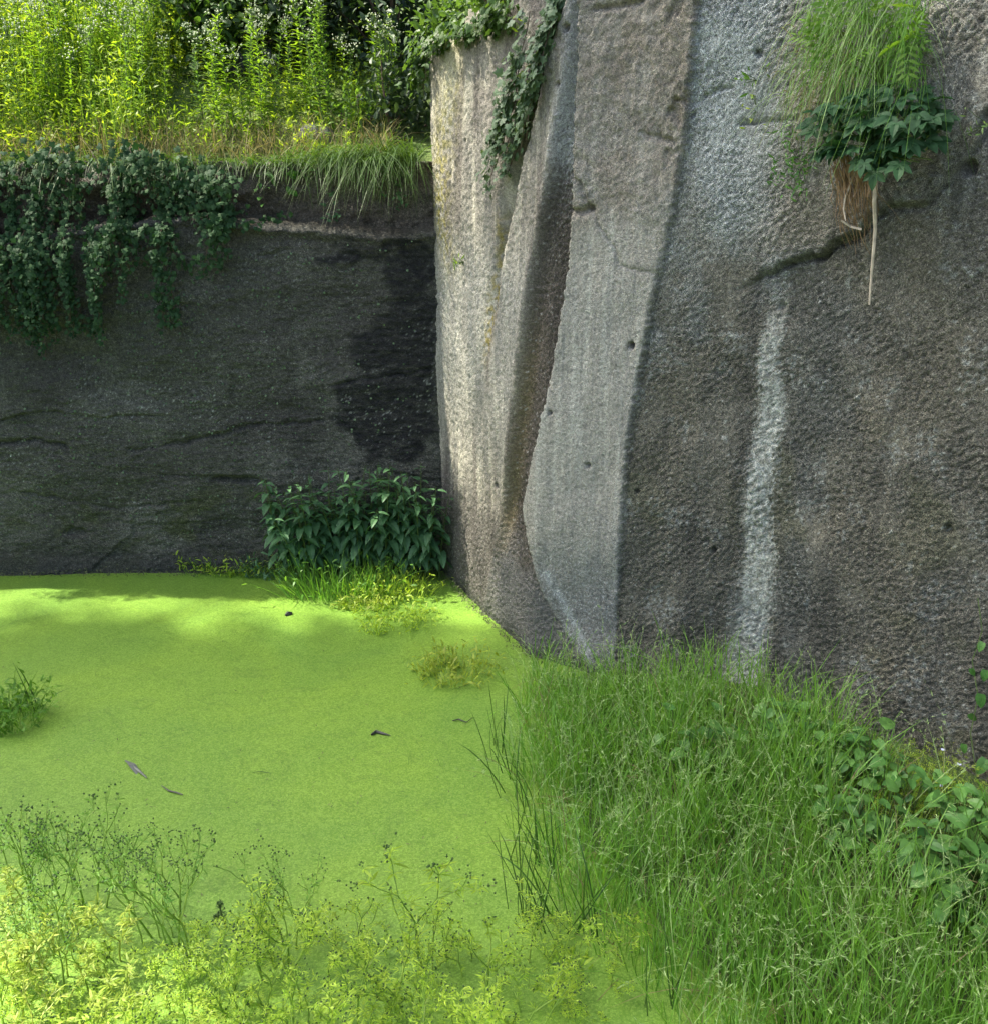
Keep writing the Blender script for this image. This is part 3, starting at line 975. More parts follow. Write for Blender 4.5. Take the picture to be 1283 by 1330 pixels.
sheet('hillside', np.r_[np.arange(-22, -4, .5), np.arange(-4, .9, .08)], np.r_[np.arange(5.10, 8, .08), np.arange(8, 32, 1.0)], hill_z, M['slope'])
# the rim of the pit to the left, out of the picture
sheet('rim', np.r_[np.arange(-22, -6, .5), -5.9, -5.7, -5.5], np.arange(-8, 5.2, .4),
      lambda a, b: np.where(a > -5.6, -0.4, np.where(a > -5.8, 1.7, 2.05)) + .06 * fbm(a, b, 2, 91), M['turf'])
SHORE = np.array([on_z(*p)[:2] for p in [(690, 852), (668, 900), (655, 960), (668, 1040), (690, 1110), (720, 1190), (800, 1245), (880, 1300), (960, 1400)]])


def bank_z(x, y):
    xsh = np.interp(-y, -SHORE[:, 1], SHORE[:, 0])
    d = x - xsh
    return np.clip((d - .22) * 0.16, -.12, .14) + .02 * fbm(x * 6, y * 6, 3, 92) * sstep(0, .3, d)


sheet('bank', np.arange(-.5, 3.3, .04), np.arange(.6, 4.25, .04), bank_z, M['mossy'])
sheet('footpath', np.arange(-6, 3.6, .3), np.r_[np.arange(-8, .6, .4), .7, .95, 1.1],
      lambda a, b: np.where(b > 1.0, -.25, np.where(b > .8, .05, .30)) + .03 * fbm(a * 2, b * 2, 2, 93), M['soil'])
sheet('water', np.array([-6, -3, 0, 3.4]), np.array([0.5, 2, 3.5, 5.1]), lambda a, b: a * 0, M['duck'])


# ------------------------------------------------------------------ ivy
def ivy_strand(mb, pts, leaf, dens, spread, outd, stem_r=.0022, sidew=.02):
    """one hanging shoot: a thin stem with leaves that lap over one another like shingles"""
    pts = np.asarray(pts, float)
    d = np.r_[0, np.cumsum(np.linalg.norm(np.diff(pts, axis=0), axis=1))]
    tube(mb, pts, stem_r, 3, 1)
    n = max(3, int(d[-1] * dens))
    t = np.sort(rng.random(n)) * d[-1]
    P = np.stack([np.interp(t, d, pts[:, k]) for k in range(3)], -1)
    P = P + rng.normal(size=(n, 3)) * np.array([sidew, sidew * .5, sidew * .5])
    P = P + outd * (rng.random((n, 1)) * spread)
    dn = np.array([0, 0, -1.0]) + outd * .45
    Dv = dn + rng.normal(size=(n, 3)) * .45
    Nv = outd * 1.0 + np.array([0, 0, .55]) + rng.normal(size=(n, 3)) * .38
    sz = leaf * rng.uniform(.55, 1.25, n) * (1 - .35 * t / d[-1])
    put(mb, T_IVY, P, Dv, Nv, sz, 0)


FRONT = np.array([0, -1.0, 0])
ivy = empty('hanging_ivy', (on_y(80, 450, 4.9)[0], 4.9, on_y(80, 450, 4.9)[2]), 'dark green ivy curtain hanging over the top of the back wall', 'ivy')
IL = np.array(ivy.location)


def add_ivy_strand(x0, y0, x1, y1, w=30, leaf=.036, dens=150, sub=None, off=.03, name='strand'):
    n = 7
    t = np.linspace(0, 1, n)
    xx = x0 + (x1 - x0) * t + np.cumsum(rng.normal(size=n)) * 2.5
    yy = y0 + (y1 - y0) * t
    P = []
    for a, b, tt in zip(xx, yy, t):
        p = bw_pt(a, b)
        P.append(p + FRONT * (off + .05 * math.sin(math.pi * min(1, tt * 1.2)) + .012 * rng.random()))
    m = MB()
    ivy_strand(m, np.array(P) - IL, leaf, dens, .05, FRONT, sidew=w / 258.0 * .5)
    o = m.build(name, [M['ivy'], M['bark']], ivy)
    o['kind'] = 'stuff'
    return o


def ivy_low(x):
    return np.interp(x, [-260, -150, -60, 0, 30, 60, 100, 130, 150, 165, 185], [380, 440, 430, 440, 420, 450, 440, 455, 400, 320, 280])


for i in range(92):
    x = rng.choice([-250, -215, -180, -150, -115, -80, -48, -14, 14, 40, 66, 96, 122, 148, 166]) + rng.normal() * 5
    y0 = rng.uniform(192, 330)
    y1 = min(ivy_low(x) + rng.uniform(-45, 12), 470)
    add_ivy_strand(x, y0, x + rng.uniform(-6, 14), max(y1, y0 + 40), 6, .028, 150, off=rng.uniform(.02, .10))
for i in range(48):       # the thick brow along the top
    x = rng.uniform(-270, 285)
    y0 = np.interp(x, [-60, 60, 120, 180, 240, 300], [188, 186, 184, 190, 205, 228]) + rng.uniform(-2, 14)
    add_ivy_strand(x, y0, x + rng.uniform(0, 26), y0 + rng.uniform(35, 80), 26, .032, 170, off=rng.uniform(.06, .14))
for (x0, y0, x1, y1, d) in [(212, 250, 225, 425, 190), (206, 240, 232, 420, 170), (218, 300, 246, 352, 120), (275, 225, 296, 345, 170), (285, 235, 301, 335, 170),
                            (265, 220, 280, 300, 170), (290, 290, 262, 362, 110), (150, 265, 168, 320, 120), (166, 298, 195, 340, 70), (195, 300, 180, 303, 140), (250, 215, 306, 290, 130),
                            (295, 285, 330, 292, 90), (140, 250, 215, 222, 120), (225, 225, 255, 275, 160), (335, 290, 372, 276, 70)]:
    add_ivy_strand(x0, y0, x1, y1, 12, .032, d * 1.5, off=.03)

flute = empty('flute_ivy', cliff_pt(645, 248)[0], 'pale sunlit ivy hanging down a groove in the sunlit rock flank', 'ivy')
FL = np.array(flute.location)
for i in range(20):
    a = rng.uniform(0, .62)
    b = min(1.02, a + rng.uniform(.3, .5))
    off = rng.uniform(-1, 1)
    P = []
    for t in np.linspace(a, b, 6):
        y = -40 + t * 285
        xc = np.interp(y, [-40, 0, 60, 110, 160, 200, 250], [712, 700, 688, 676, 662, 652, 643])
        hw = np.interp(y, [-40, 0, 110, 200, 250], [24, 20, 19, 15, 8])
        p, n, tv = cliff_pt(xc + off * hw, y, .035)
        P.append(p)
    m = MB()
    ivy_strand(m, np.array(P) - FL, .036, 150, .04, n, sidew=.016)
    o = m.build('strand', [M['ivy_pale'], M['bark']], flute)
    o['kind'] = 'stuff'

rim_i = empty('rim_ivy', cliff_pt(600, 42)[0], 'green ivy spilling over the rim of the sunlit rock flank', 'ivy')
RL = np.array(rim_i.location)
for i in range(26):
    x0 = rng.uniform(548, 655)
    y0 = np.interp(x0, [548, 600, 655], [60, 38, 10]) + rng.uniform(-6, 4)
    L = rng.uniform(8, 26) if x0 > 575 else rng.uniform(20, 90)
    P = []
    for t in np.linspace(0, 1, 5):
        q, n, tv = cliff_pt(x0 - (4 if x0 < 575 else 0) + rng.normal() * 2, y0 + L * t, .03)
        P.append(q)
    m = MB()
    ivy_strand(m, np.array(P) - RL, .036, 260, .05, n, sidew=.03)
    o = m.build('strand', [M['shrub'], M['bark']], rim_i)
    o['kind'] = 'stuff'

# ------------------------------------------------------------------ nettles in the corner
N_V = []
for k in range(3):
    mb = MB()
    mb.add(*leaf_ovate(.44 + .05 * k, 11, .16, .25 + .1 * k, .34, .10, 1.0), 0, .2 + .3 * k)
    N_V.append(mb.mesh('nettle_leaf', M['nettle'], smooth=False))


def leaf_child(me, parent, p, d, n, s, name='leaf'):
    Mx = frames(np.array([d]), np.array([n]))[0]
    o = link(name, me, parent)
    o.matrix_basis = Matrix.Translation(Vector(p)) @ (Matrix([list(r) for r in Mx]).to_4x4()) @ Matrix.Scale(s, 4)
    return o


def leafy_stem(root, H, lean, n_pair, leaf_len, meshes, stem_mat, stem_r, start=.25, droop=.5, top_small=.5, up=.35):
    """upright stem with opposite pairs of leaves, each leaf its own object"""
    t = np.linspace(0, 1, 6)
    P = np.c_[lean[0] * t ** 1.6, lean[1] * t ** 1.6, H * t]
    mb = MB()
    tube(mb, P, stem_r * (1 - .6 * t), 4)
    mb.build('stem', stem_mat, root)
    a0 = rng.uniform(0, 6.28)
    for i in range(n_pair):
        f = start + (1 - start) * (i + .6) / n_pair
        p = np.array([np.interp(f, t, P[:, k]) for k in range(3)])
        for s in (0, 1):
            a = a0 + i * math.pi / 2 * 1.05 + s * math.pi + rng.normal() * .25
            h = np.array([math.cos(a), math.sin(a), 0])
            d = h + np.array([0, 0, -droop * (1.1 - f) * 1.6 + up * max(0, f - .75) * 2 + rng.normal() * .15])
            n = np.array([0, 0, 1.0]) + h * .55 + rng.normal(size=3) * .15
            sz = leaf_len * rng.uniform(.75, 1.15) * (1 - (1 - top_small) * max(0, f - .6) / .4)
            leaf_child(meshes[rng.integers(len(meshes))], root, p + h * .012, d, n, sz)


nett_spots = []
for i in range(60):
    px = 366 + (572 - 366) * (i + rng.uniform(-.4, .6)) / 60
    nett_spots.append((px, rng.uniform(4.79, 4.93)))
for px, y in nett_spots:
    b = on_y(px, 735, y)
    x = min(b[0], -0.285 + (4.97 - y) * .44 - .06)
    toppy = np.interp(px, [345, 370, 420, 480, 530, 560, 580], [640, 606, 602, 588, 586, 600, 622]) + rng.uniform(0, 45)
    H = max(.2, on_y(px, toppy, y)[2])
    r = empty('nettle_plant', (x, y, -.02), 'dark green nettle in the ' + ('left' if px < 470 else 'right') + ' half of the bush at the wall corner', 'nettle', 'nettles in the ' + ('left' if px < 470 else 'right') + ' half of the corner bush')
    leafy_stem(r, H, (rng.normal() * .05 - .02, -abs(rng.normal()) * .13), 8, .082, N_V, M['stem'], .0035, .22, rng.uniform(.1, .5))

# ------------------------------------------------------------------ weeds and grass on the hillside
def make_weed(H, nleaf, leaf, kind):
    root = empty('fleabane', (0, 0, 0), 'tall leafy weed with pale florets in the sunlit stand on the bank', 'weed', 'tall flowering weeds on the bank')
    t = np.linspace(0, 1, 6)
    bend = rng.normal(size=2) * .05 * H
    P = np.c_[bend[0] * t ** 2, bend[1] * t ** 2, H * t]
    mb = MB()
    tube(mb, P, .0035 * (1 - .6 * t), 4)
    mb.build('stem', M['stem'], root)
    f = np.linspace(.06, .96, nleaf) + rng.normal(size=nleaf) * .01
    a = np.arange(nleaf) * 2.4 + rng.normal(size=nleaf) * .3
    h = np.c_[np.cos(a), np.sin(a), 0 * a]
    pos = np.stack([np.interp(f, t, P[:, k]) for k in range(3)], -1)
    d = h + np.c_[0 * a, 0 * a, rng.uniform(.1, .9, nleaf)]
    mb = MB()
    put(mb, T_LANCE, pos, d, np.array([0, 0, 1.0]) + h * .2, leaf * rng.uniform(.7, 1.2, nleaf) * (1.05 - .5 * f))
    mb.build('foliage', M[kind], root)
    mb = MB()
    nf = 26
    a = rng.uniform(0, 6.28, nf)
    rr = rng.uniform(.005, .05, nf)
    P2 = np.c_[P[-1, 0] + np.cos(a) * rr, P[-1, 1] + np.sin(a) * rr, H * rng.uniform(.9, 1.04, nf)]
    put(mb, blob(), P2, np.array([0, 1.0, 0]), np.array([0, 0, 1.0]), rng.uniform(.003, .0065, nf), 0)
    for q in P2[:12]:
        tube(mb, [P[-1] * np.array([1, 1, .9]), q], .001, 3, 1)
    mb.build('flower_head', [M['floret'], M['stem']], root)['kind'] = 'stuff'
    return root


weeds = [make_weed(.48 + .06 * (i % 4), 105, .062, 'weed' if i % 3 else 'weed_dull') for i in range(8)]
spots = []
while len(spots) < 175:
    y = rng.uniform(5.35, 7.0)
    x = rng.uniform(-3.7, -.45)
    px = 641.5 + FPX * x / (y * CP + .3)
    if px < -60 or px > 540:
        continue
    if 235 < px < 345 and y > 5.6:
        continue
    if px > 345 and y > 5.95:
        continue
    if px > 440 and y < 5.6 and rng.random() < .7:
        continue
    spots.append((x, y))
for i, (x, y) in enumerate(spots):
    z = float(hill_z(np.array(x), np.array(y))) - .02
    loc, rz, sc = (x, y, z), rng.uniform(0, 6.28), rng.uniform(.8, 1.15)
    wpx = 641.5 + FPX * x / (y * CP + .3)
    wl_ = ('tall leafy weed in the bright thicket above the ivy' if wpx < 170 else 'tall leafy weed in the middle of the slope above the dry grass' if wpx < 345
           else 'tall leafy weed with pale florets in the stand nearest the rock flank')
    wg_ = 'weeds above the ivy' if wpx < 170 else 'weeds above the dry grass' if wpx < 345 else 'weeds near the rock flank'
    if i < 8:
        weeds[i].location = loc
        weeds[i].rotation_euler = (rng.normal() * .05, rng.normal() * .05, rz)
        tag(weeds[i], wl_, None, wg_)
    else:
        tag(copy_thing(weeds[i % 8], loc, rz, sc, tilt=(rng.normal() * .10, rng.normal() * .10)), wl_, None, wg_)


def scatter(n, x0, x1, y0, y1):
    return rng.uniform(x0, x1, n), rng.uniform(y0, y1, n)


def up_dirs(n, tilt):
    return np.c_[rng.normal(size=(n, 2)) * tilt, np.ones(n)]


# lime stalks filling the bright left of the slope
mb = MB()
x, y = scatter(10500, -4.4, -.7, 5.2, 7.7)
keep = (x < -1.75) | (rng.random(len(x)) < .38)
x, y = x[keep], y[keep]
P = np.c_[x, y, hill_z(x, y) - .01]
n = len(P)
Cb = blades(mb, P, up_dirs(n, .12), rng.uniform(.18, .60, n) * np.clip(.75 + .7 * fbm(x * 1.1, y * 1.1, 3, 97), .35, 1.2) * np.where(x > -1.75, .5, 1.0), rng.uniform(.0018, .004, n), rng.uniform(0, .35, n), 4, 1)
hue = np.clip(.5 + .7 * fbm(x * 1.6, y * 1.6, 3, 98) + rng.normal(size=n) * .12, 0, 1)
k = rng.integers(1, 5, (n, 9))
for j in range(9):
    w = rng.random((n, 1))
    Pj = Cb[np.arange(n), k[:, j]] * w + Cb[np.arange(n), k[:, j] - 1] * (1 - w)
    put(mb, T_LANCE, Pj, rng.normal(size=(n, 3)) * np.array([1, 1, .3]) + np.array([0, 0, .7]), np.array([0, 0, 1.0]) + rng.normal(size=(n, 3)) * .4, rng.uniform(.018, .045, n), 0, hue)
tag(mb.build('lime_grass', [M['lime'], M['weed_dull']]), 'bright lime green stalks and grass filling the sunlit slope', 'grass', kind='stuff')
# florets scattered through the left of the slope
mb = MB()
x, y = scatter(1800, -4.4, -1.9, 5.6, 7.6)
P = np.c_[x, y, hill_z(x, y) + rng.uniform(.42, .62, len(x))]
put(mb, blob(), P, np.array([0, 1.0, 0]), np.array([0, 0, 1.0]), rng.uniform(.004, .009, len(x)))
tag(mb.build('small_blossom', M['floret']), 'pale tiny blossoms dotted over the sunlit slope', 'blossom', kind='stuff')
# dry fringe
mb = MB()
n = 1900
x = np.clip(rng.normal(-1.55, .75, n), -4, -.55)
y = rng.uniform(5.08, 5.5, n)
P = np.c_[x, y, hill_z(x, y) - .01]
blades(mb, P, up_dirs(n, .3), rng.uniform(.10, .24, n), rng.uniform(.002, .0045, n), rng.uniform(.1, .7, n), 4)
tag(mb.build('dry_grass', M['dry']), 'straw coloured dry grass fringe along the top of the back wall', 'grass', kind='stuff')
# green grass hanging over the ledge
mb = MB()
n = 6500
x = rng.uniform(-3.6, -.38, n)
w = sstep(-1.2, -.5, x)
keep = rng.random(n) < .35 + .65 * w
x = x[keep]
w = w[keep]
n = len(x)
P = np.c_[x, rng.uniform(5.0, 5.32, n), np.full(n, 2.05)]
P[:, 2] += .03 * (P[:, 1] - 5.0)
Dv = np.c_[rng.normal(size=n) * .35, -rng.uniform(0, .9, n), np.full(n, .75)]
dr = nrm(np.c_[rng.normal(size=n) * .3, -np.ones(n), -rng.uniform(.6, 1.5, n)])
blades(mb, P, Dv, rng.uniform(.12, .30, n) * (.7 + .6 * w), rng.uniform(.0035, .0065, n), rng.uniform(.3, 1.3, n), 6, droop=dr)
tag(mb.build('overhang_grass', M['grass_dark']), 'green grass drooping over the ledge of the back wall near the corner', 'grass', kind='stuff')


# ------------------------------------------------------------------ shrubs behind the weeds and round the corner
def shrub(loc, rx, ry, rz, nleaf, leaf, mat, label, T=T_OVATE, name='shrub', group=None, clump=14):
    root = empty(name, loc, label, 'shrub', group)
    mb = MB()
    cl_c = rng.normal(size=(clump, 3))
    cl_c = nrm(cl_c) * rng.uniform(.35, 1.0, (clump, 1))
    cl_c[:, 2] = np.abs(cl_c[:, 2]) * .9 + .15
    S = np.array([rx, ry, rz])
    for c in cl_c:
        pts = np.linspace(0, 1, 5)[:, None] * (c * S)[None]
        pts = pts + np.sin(np.linspace(0, 3.1, 5))[:, None] * rng.normal(size=3) * .05
        tube(mb, pts, np.linspace(.012, .004, 5), 4)
    mb.build('stem', M['bark'], root)
    mb = MB()
    which = rng.integers(clump, size=nleaf)
    P = cl_c[which] + rng.normal(size=(nleaf, 3)) * .24
    P = P * S
    P[:, 2] = np.abs(P[:, 2])
    Dv = nrm(P) + rng.normal(size=(nleaf, 3)) * .7 + np.array([0, 0, -.2])
    Nv = np.array([0, 0, 1.0]) + nrm(P) * .5 + rng.normal(size=(nleaf, 3)) * .45
    put(mb, T, P, Dv, Nv, leaf * rng.uniform(.6, 1.3, nleaf))
    mb.build('foliage', M[mat], root)
    return root


def hz(x, y):
    return float(hill_z(np.array(float(x)), np.array(float(y)))) - .05


for (x, y, rx, rz, mat, lab) in [
        (-1.62, 6.35, .42, .62, 'shrub', 'mid green shrub behind the weeds on the slope, topmost in the middle'),
        (-1.10, 6.45, .45, .75, 'shrub_dark', 'dark shrub behind the tallest weeds on the slope'),
        (-.62, 6.35, .42, .95, 'shrub_dark', 'dark leafy shrub between the weeds and the corner of the rock flank'),
        (-2.3, 7.7, .7, .9, 'shrub', 'green shrub at the crest of the bright slope'),
        (-4.1, 7.9, .8, .9, 'shrub_dark', 'dark shrub at the top left end of the slope'),
        (-3.3, 8.9, 1.0, 1.1, 'shrub_dark', 'large dark shrub far up behind the lime slope')]:
    shrub((x, y, hz(x, y)), rx, rx, rz, 2600, .06, mat, lab)
shrub((-.50, 5.62, 2.08), .20, .25, .62, 1300, .042, 'shrub_dark', 'dark leafy bush wedged where the slope meets the rock flank', T_OVATE)
shrub((-.12, 5.35, 2.58), .26, .25, .22, 1000, .040, 'shrub', 'leafy growth spilling over the top of the sunlit rock flank', T_OVATE)
shrub((.06, 4.80, 2.60), .20, .22, .22, 900, .036, 'shrub', 'leafy growth on the rim right above the groove ivy', T_OVATE)
shrub((-.75, 5.72, 2.12), .22, .2, .30, 700, .045, 'weed_dull', 'low bushy weed under the tall weeds near the rock flank', T_LANCE)

# ------------------------------------------------------------------ plants in the water at the foot of the photograph
def branch_plant(H, mats, seed_n, leaf_n, spread, name, label, cat, group, leafT=T_LOBED, leaf=.05, seedr=.0042, droopy=0.0):
    """forking marsh plant: stem, narrow leaves, small round seed heads on the twig ends"""
    root = empty(name, (0, 0, 0), label, cat, group)
    ms, ml = MB(), MB()
    tips, nodes = [], []

    def grow(p, d, L, r, depth):
        pts = [p]
        dd = d.copy()
        for i in range(3):
            dd = nrm(dd + rng.normal(size=3) * .10 + np.array([0, 0, .05 - droopy]))
            pts.append(pts[-1] + dd * L / 3)
        tube(ms, pts, np.linspace(r, r * .75, 4), 4 if depth < 2 else 3, 0, rng.random())
        nodes.append((pts[2], dd, depth))
        e = pts[-1]
        if depth >= 3:
            tips.append(e)
            return
        for k in range(2 if rng.random() < .6 else 3):
            a = rng.uniform(0, 6.28)
            s = nrm(np.cross(dd, [math.cos(a), math.sin(a), .3]))
            grow(e, nrm(dd + s * spread * rng.uniform(.5, 1.1)), L * rng.uniform(.55, .85), r * .68, depth + 1)
        nodes.append((e, dd, depth))
    grow(np.zeros(3), nrm(np.array([rng.normal() * .15, rng.normal() * .15, 1])), H * .42, .0036, 0)
    ms.build('stem', M[mats[1]], root)
    for (p, d, dep) in nodes:
        for k in range(leaf_n):
            a = rng.uniform(0, 6.28)
            h = np.array([math.cos(a), math.sin(a), rng.uniform(.0, .7)])
            put(ml, leafT if dep < 2 else T_NARROW, p, h, np.array([0, 0, 1.0]) + rng.normal(size=3) * .3, leaf * rng.uniform(.5, 1.1) * (1 - .12 * dep))
    ml.build('foliage', M[mats[0]], root)
    if seed_n:
        sm = MB()
        tp = np.array(tips)
        k = rng.integers(len(tp), size=seed_n)
        P = tp[k] + rng.normal(size=(seed_n, 3)) * .013
        P[:len(tp)] = tp[:seed_n]
        put(sm, blob(), P, rng.normal(size=(seed_n, 3)), np.array([0, 0, 1.0]), seedr * rng.uniform(.6, 1.15, seed_n))
        sm.build('seed_head', M['seed'], root)['kind'] = 'stuff'
    return root


GRP = {'green': ('green forked marsh plant standing in duckweed', 'green marsh plants'),
       'yellow': ('yellowing marsh plant standing in duckweed', 'yellowed marsh plants'),
       'dark': ('dark green marsh plant with small seed heads', 'dark seeding marsh plants'),
       'low': ('low lime green marsh plant', 'low marsh plants')}
MATS = {'green': ('marsh', 'marsh_stem'), 'yellow': ('marsh_yellow', 'marsh_stem_yellow'), 'dark': ('marsh_dark', 'marsh_stem'), 'low': ('marsh', 'marsh_stem')}
protos = {}
for k in GRP:
    protos[k] = []
    for i in range(5):
        H = {'green': .30, 'yellow': .26, 'dark': .34, 'low': .15}[k] * rng.uniform(.85, 1.15)
        protos[k].append(branch_plant(H, MATS[k], {'green': 26, 'yellow': 0, 'dark': 34, 'low': 12}[k], {'green': 4, 'yellow': 3, 'dark': 2, 'low': 4}[k], {'low': 1.1}.get(k, .6), 'marsh_buttercup',
                                      GRP[k][0], 'marsh plant', GRP[k][1], leaf={'yellow': .055, 'low': .032}.get(k, .038)))
used = {k: 0 for k in GRP}


def place(kind, px, py, sc):
    p = on_z(px, py)
    p[2] = -.01
    i = used[kind]
    used[kind] += 1
    rz = rng.uniform(0, 6.28)
    if i < 5:
        o = protos[kind][i]
        o.location, o.rotation_euler, o.scale = tuple(p), (0, 0, rz), (sc,) * 3
    else:
        o = copy_thing(protos[kind][i % 5], p, rz, sc, tilt=(rng.normal() * .12, rng.normal() * .12))
    where = ('at the lower left corner' if px < 260 else 'at the bottom between left corner and middle' if px < 480 else 'at the bottom below the reeds')
    if kind == 'dark':
        where = 'in the tall left clump' if px < 300 else 'in the small clump left of the middle'
    return tag(o, GRP[kind][0] + ' ' + where, None, GRP[kind][1] + ' ' + where)


for i in range(30):
    place('dark', rng.uniform(-30, 255), rng.uniform(1150, 1290), rng.uniform(.7, 1.05))
for i in range(34):
    place('green', rng.uniform(-20, 800), rng.uniform(1250, 1420), rng.uniform(.55, .95))
for i in range(20):
    px = abs(rng.normal(0, 130)) - 30
    place('yellow', px, rng.uniform(1220, 1420), rng.uniform(.6, 1.05))
for i in range(105):
    place('low', rng.uniform(-20, 820), rng.uniform(1215, 1400), rng.uniform(.5, .95))
for (px, py, sc) in [(370, 1225, .85), (385, 1232, .8), (395, 1220, .7)]:
    place('dark', px, py, sc)
big = branch_plant(.37, ('marsh', 'marsh_stem'), 60, 5, .8, 'branching_buttercup', 'widely forked pale green marsh plant standing alone at the middle of the foreground', 'marsh plant', None, leaf=.06)
p = on_z(552, 1268)
big.location = (p[0], p[1], -.01)
sprig = branch_plant(.08, ('seed', 'seed'), 14, 4, .5, 'dark_sprig', 'tiny dark sprig in open duckweed right of the tall seeding plants', 'marsh plant', None, T_NARROW, .02)
p = on_z(293, 1205)
sprig.location = (p[0], p[1], 0)


# small tufts out on the pond
def tuft(loc, n, rad, L, mat, label, name='marsh_tuft', leafn=0, leafmat=None, width=.004, cat='marsh plant', bend=.5, leafsz=.03, ry=.45):
    root = empty(name, loc, label, cat)
    mb = MB()
    a, rr = rng.uniform(0, 6.28, n), rad * np.sqrt(rng.random(n))
    P = np.c_[np.cos(a) * rr, np.sin(a) * rr * ry, np.full(n, -.01)]
    Dv = np.c_[np.cos(a) * .5 * rr / rad + rng.normal(size=n) * .3, np.sin(a) * .3 + rng.normal(size=n) * .2, np.ones(n)]
    Cb = blades(mb, P, Dv, L * rng.uniform(.4, 1.0, n), width * rng.uniform(.6, 1.2, n), bend * rng.random(n), 4)
    mb.build('blade', M[mat], root)['kind'] = 'stuff'
    if leafn:
        mb = MB()
        i = rng.integers(n, size=leafn)
        P = Cb[i, rng.integers(1, 5, leafn)]
        put(mb, T_LANCE, P, rng.normal(size=(leafn, 3)) + np.array([0, 0, .3]), np.array([0, 0, 1.0]) + rng.normal(size=(leafn, 3)) * .4, leafsz * rng.uniform(.5, 1.2, leafn))
        mb.build('foliage', M[leafmat or mat], root)
    return root


tuft(on_z(592, 876), 150, .16, .14, 'marsh_yellow', 'yellow marsh plant floating beside the right rock face', 'marsh_tuft', 420, 'marsh_yellow', .003, leafsz=.036, ry=.8)
tuft(on_z(515, 808), 130, .20, .10, 'marsh', 'yellow green tuft on the pond in front of the nettles, nearest of the three', 'marsh_tuft', 300, 'marsh', .003, leafsz=.036, ry=.8)
tuft(on_z(478, 788), 110, .14, .09, 'marsh', 'low yellow green tuft trailing out from the nettles onto the pond', 'marsh_tuft', 260, 'marsh_yellow', .003, leafsz=.036)
tuft(on_z(445, 772), 420, .30, .30, 'grass', 'green grass tuft rising from the pond in front of the nettles', 'grass_tuft', 200, 'grass', .0035, 'grass tuft', leafsz=.036)
tuft(on_z(510, 774), 220, .20, .17, 'marsh', 'pale leafy tuft at the water edge under the nettles', 'marsh_tuft', 420, 'marsh', .003, leafsz=.036)
tuft(on_z(305, 743), 300, .28, .13, 'marsh_dark', 'low olive weed along the foot of the back wall', 'marsh_tuft', 500, 'marsh', .003, leafsz=.036, ry=.3)
tuft(on_z(365, 748), 160, .22, .16, 'nettle', 'small dark leafy clump left of the nettles at the waterline', 'marsh_tuft', 240, 'nettle', .003, leafsz=.04, ry=.3)
tuft(on_z(8, 938), 170, .14, .20, 'marsh_dark', 'bushy green clump standing in the pond at the left edge', 'marsh_tuft', 620, 'marsh_dark', .003, leafsz=.036, ry=.8)
tuft(on_z(42, 925), 7, .03, .26, 'reed', 'few long blades leaning out of the clump at the left edge', 'grass_tuft', 0, None, .006, 'grass tuft', bend=.5)
tuft(on_z(738, 1252), 30, .05, .06, 'marsh', 'small bright rosette on the duckweed near the reeds', 'marsh_tuft', 60, 'marsh', .004, leafsz=.03, ry=1)


# ------------------------------------------------------------------ things floating on the pond
def floating(name, pts, rad, label, cat, mat='wood_wet', leafT=None, lsz=.1):
    P = np.array([on_z(*q, .006) for q in pts])
    root = empty(name, P[0], label, cat)
    mb = MB()
    tube(mb, P - P[0], rad, 5)
    if leafT is not None:
        d = P[-1] - P[0]
        put(mb, leafT, (P[0] - P[0]) + np.array([0, 0, .004]), d, np.array([.1, .1, 1.0]), np.linalg.norm(d) * lsz)
    mb.build('stick', M[mat], root)
    return root


floating('floating_leaf', [(163, 988), (172, 994), (182, 1002), (191, 1010)], [.002, .005, .005, .002], 'narrow grey dead leaf floating on the open duckweed', 'dead leaf', 'dead', T_NARROW, .95)
floating('floating_twig', [(210, 1020), (220, 1027), (229, 1029), (238, 1032)], [.001, .003, .003, .002], 'short dark twig floating below the grey dead leaf', 'twig')
floating('floating_debris', [(483, 954), (489, 950), (496, 952), (508, 955)], [.004, .008, .006, .001], 'dark lump of debris floating mid pond toward the reeds', 'debris')
floating('floating_bark', [(371, 799), (375, 797), (380, 796)], [.004, .014, .006], 'small dark chip floating in front of the pond tufts', 'bark chip')
floating('bent_twig', [(588, 936), (596, 934), (606, 938), (614, 932)], [.002, .003, .002, .001], 'thin bent twig floating left of the reeds', 'twig')
floating('drift_stem', [(328, 1003), (340, 1002), (352, 1004)], [.001, .0015, .001], 'faint thin stem lying on the open duckweed', 'twig', 'reed')

mb = MB()
n = 420
px = rng.uniform(-20, 680, n)
py = 760 + 480 * rng.random(n) ** .8
P = np.array([on_z(a, b, .003) for a, b in zip(px, py)])
P = P[in_poly(P[:, 0], P[:, 1], [(-3, 4.85), (-.4, 4.85), (.1, 3.9), (.12, 2.0), (-3, 2.0)])]
put(mb, T_LANCE, P, rng.normal(size=P.shape) * np.array([1, 1, .1]), np.array([0, 0, 1.0]) + rng.normal(size=P.shape) * .2, rng.uniform(.004, .016, len(P)))
tag(mb.build('pond_litter', M['litter']), 'tiny dark flakes and leaf bits strewn over the duckweed', 'litter', kind='stuff')

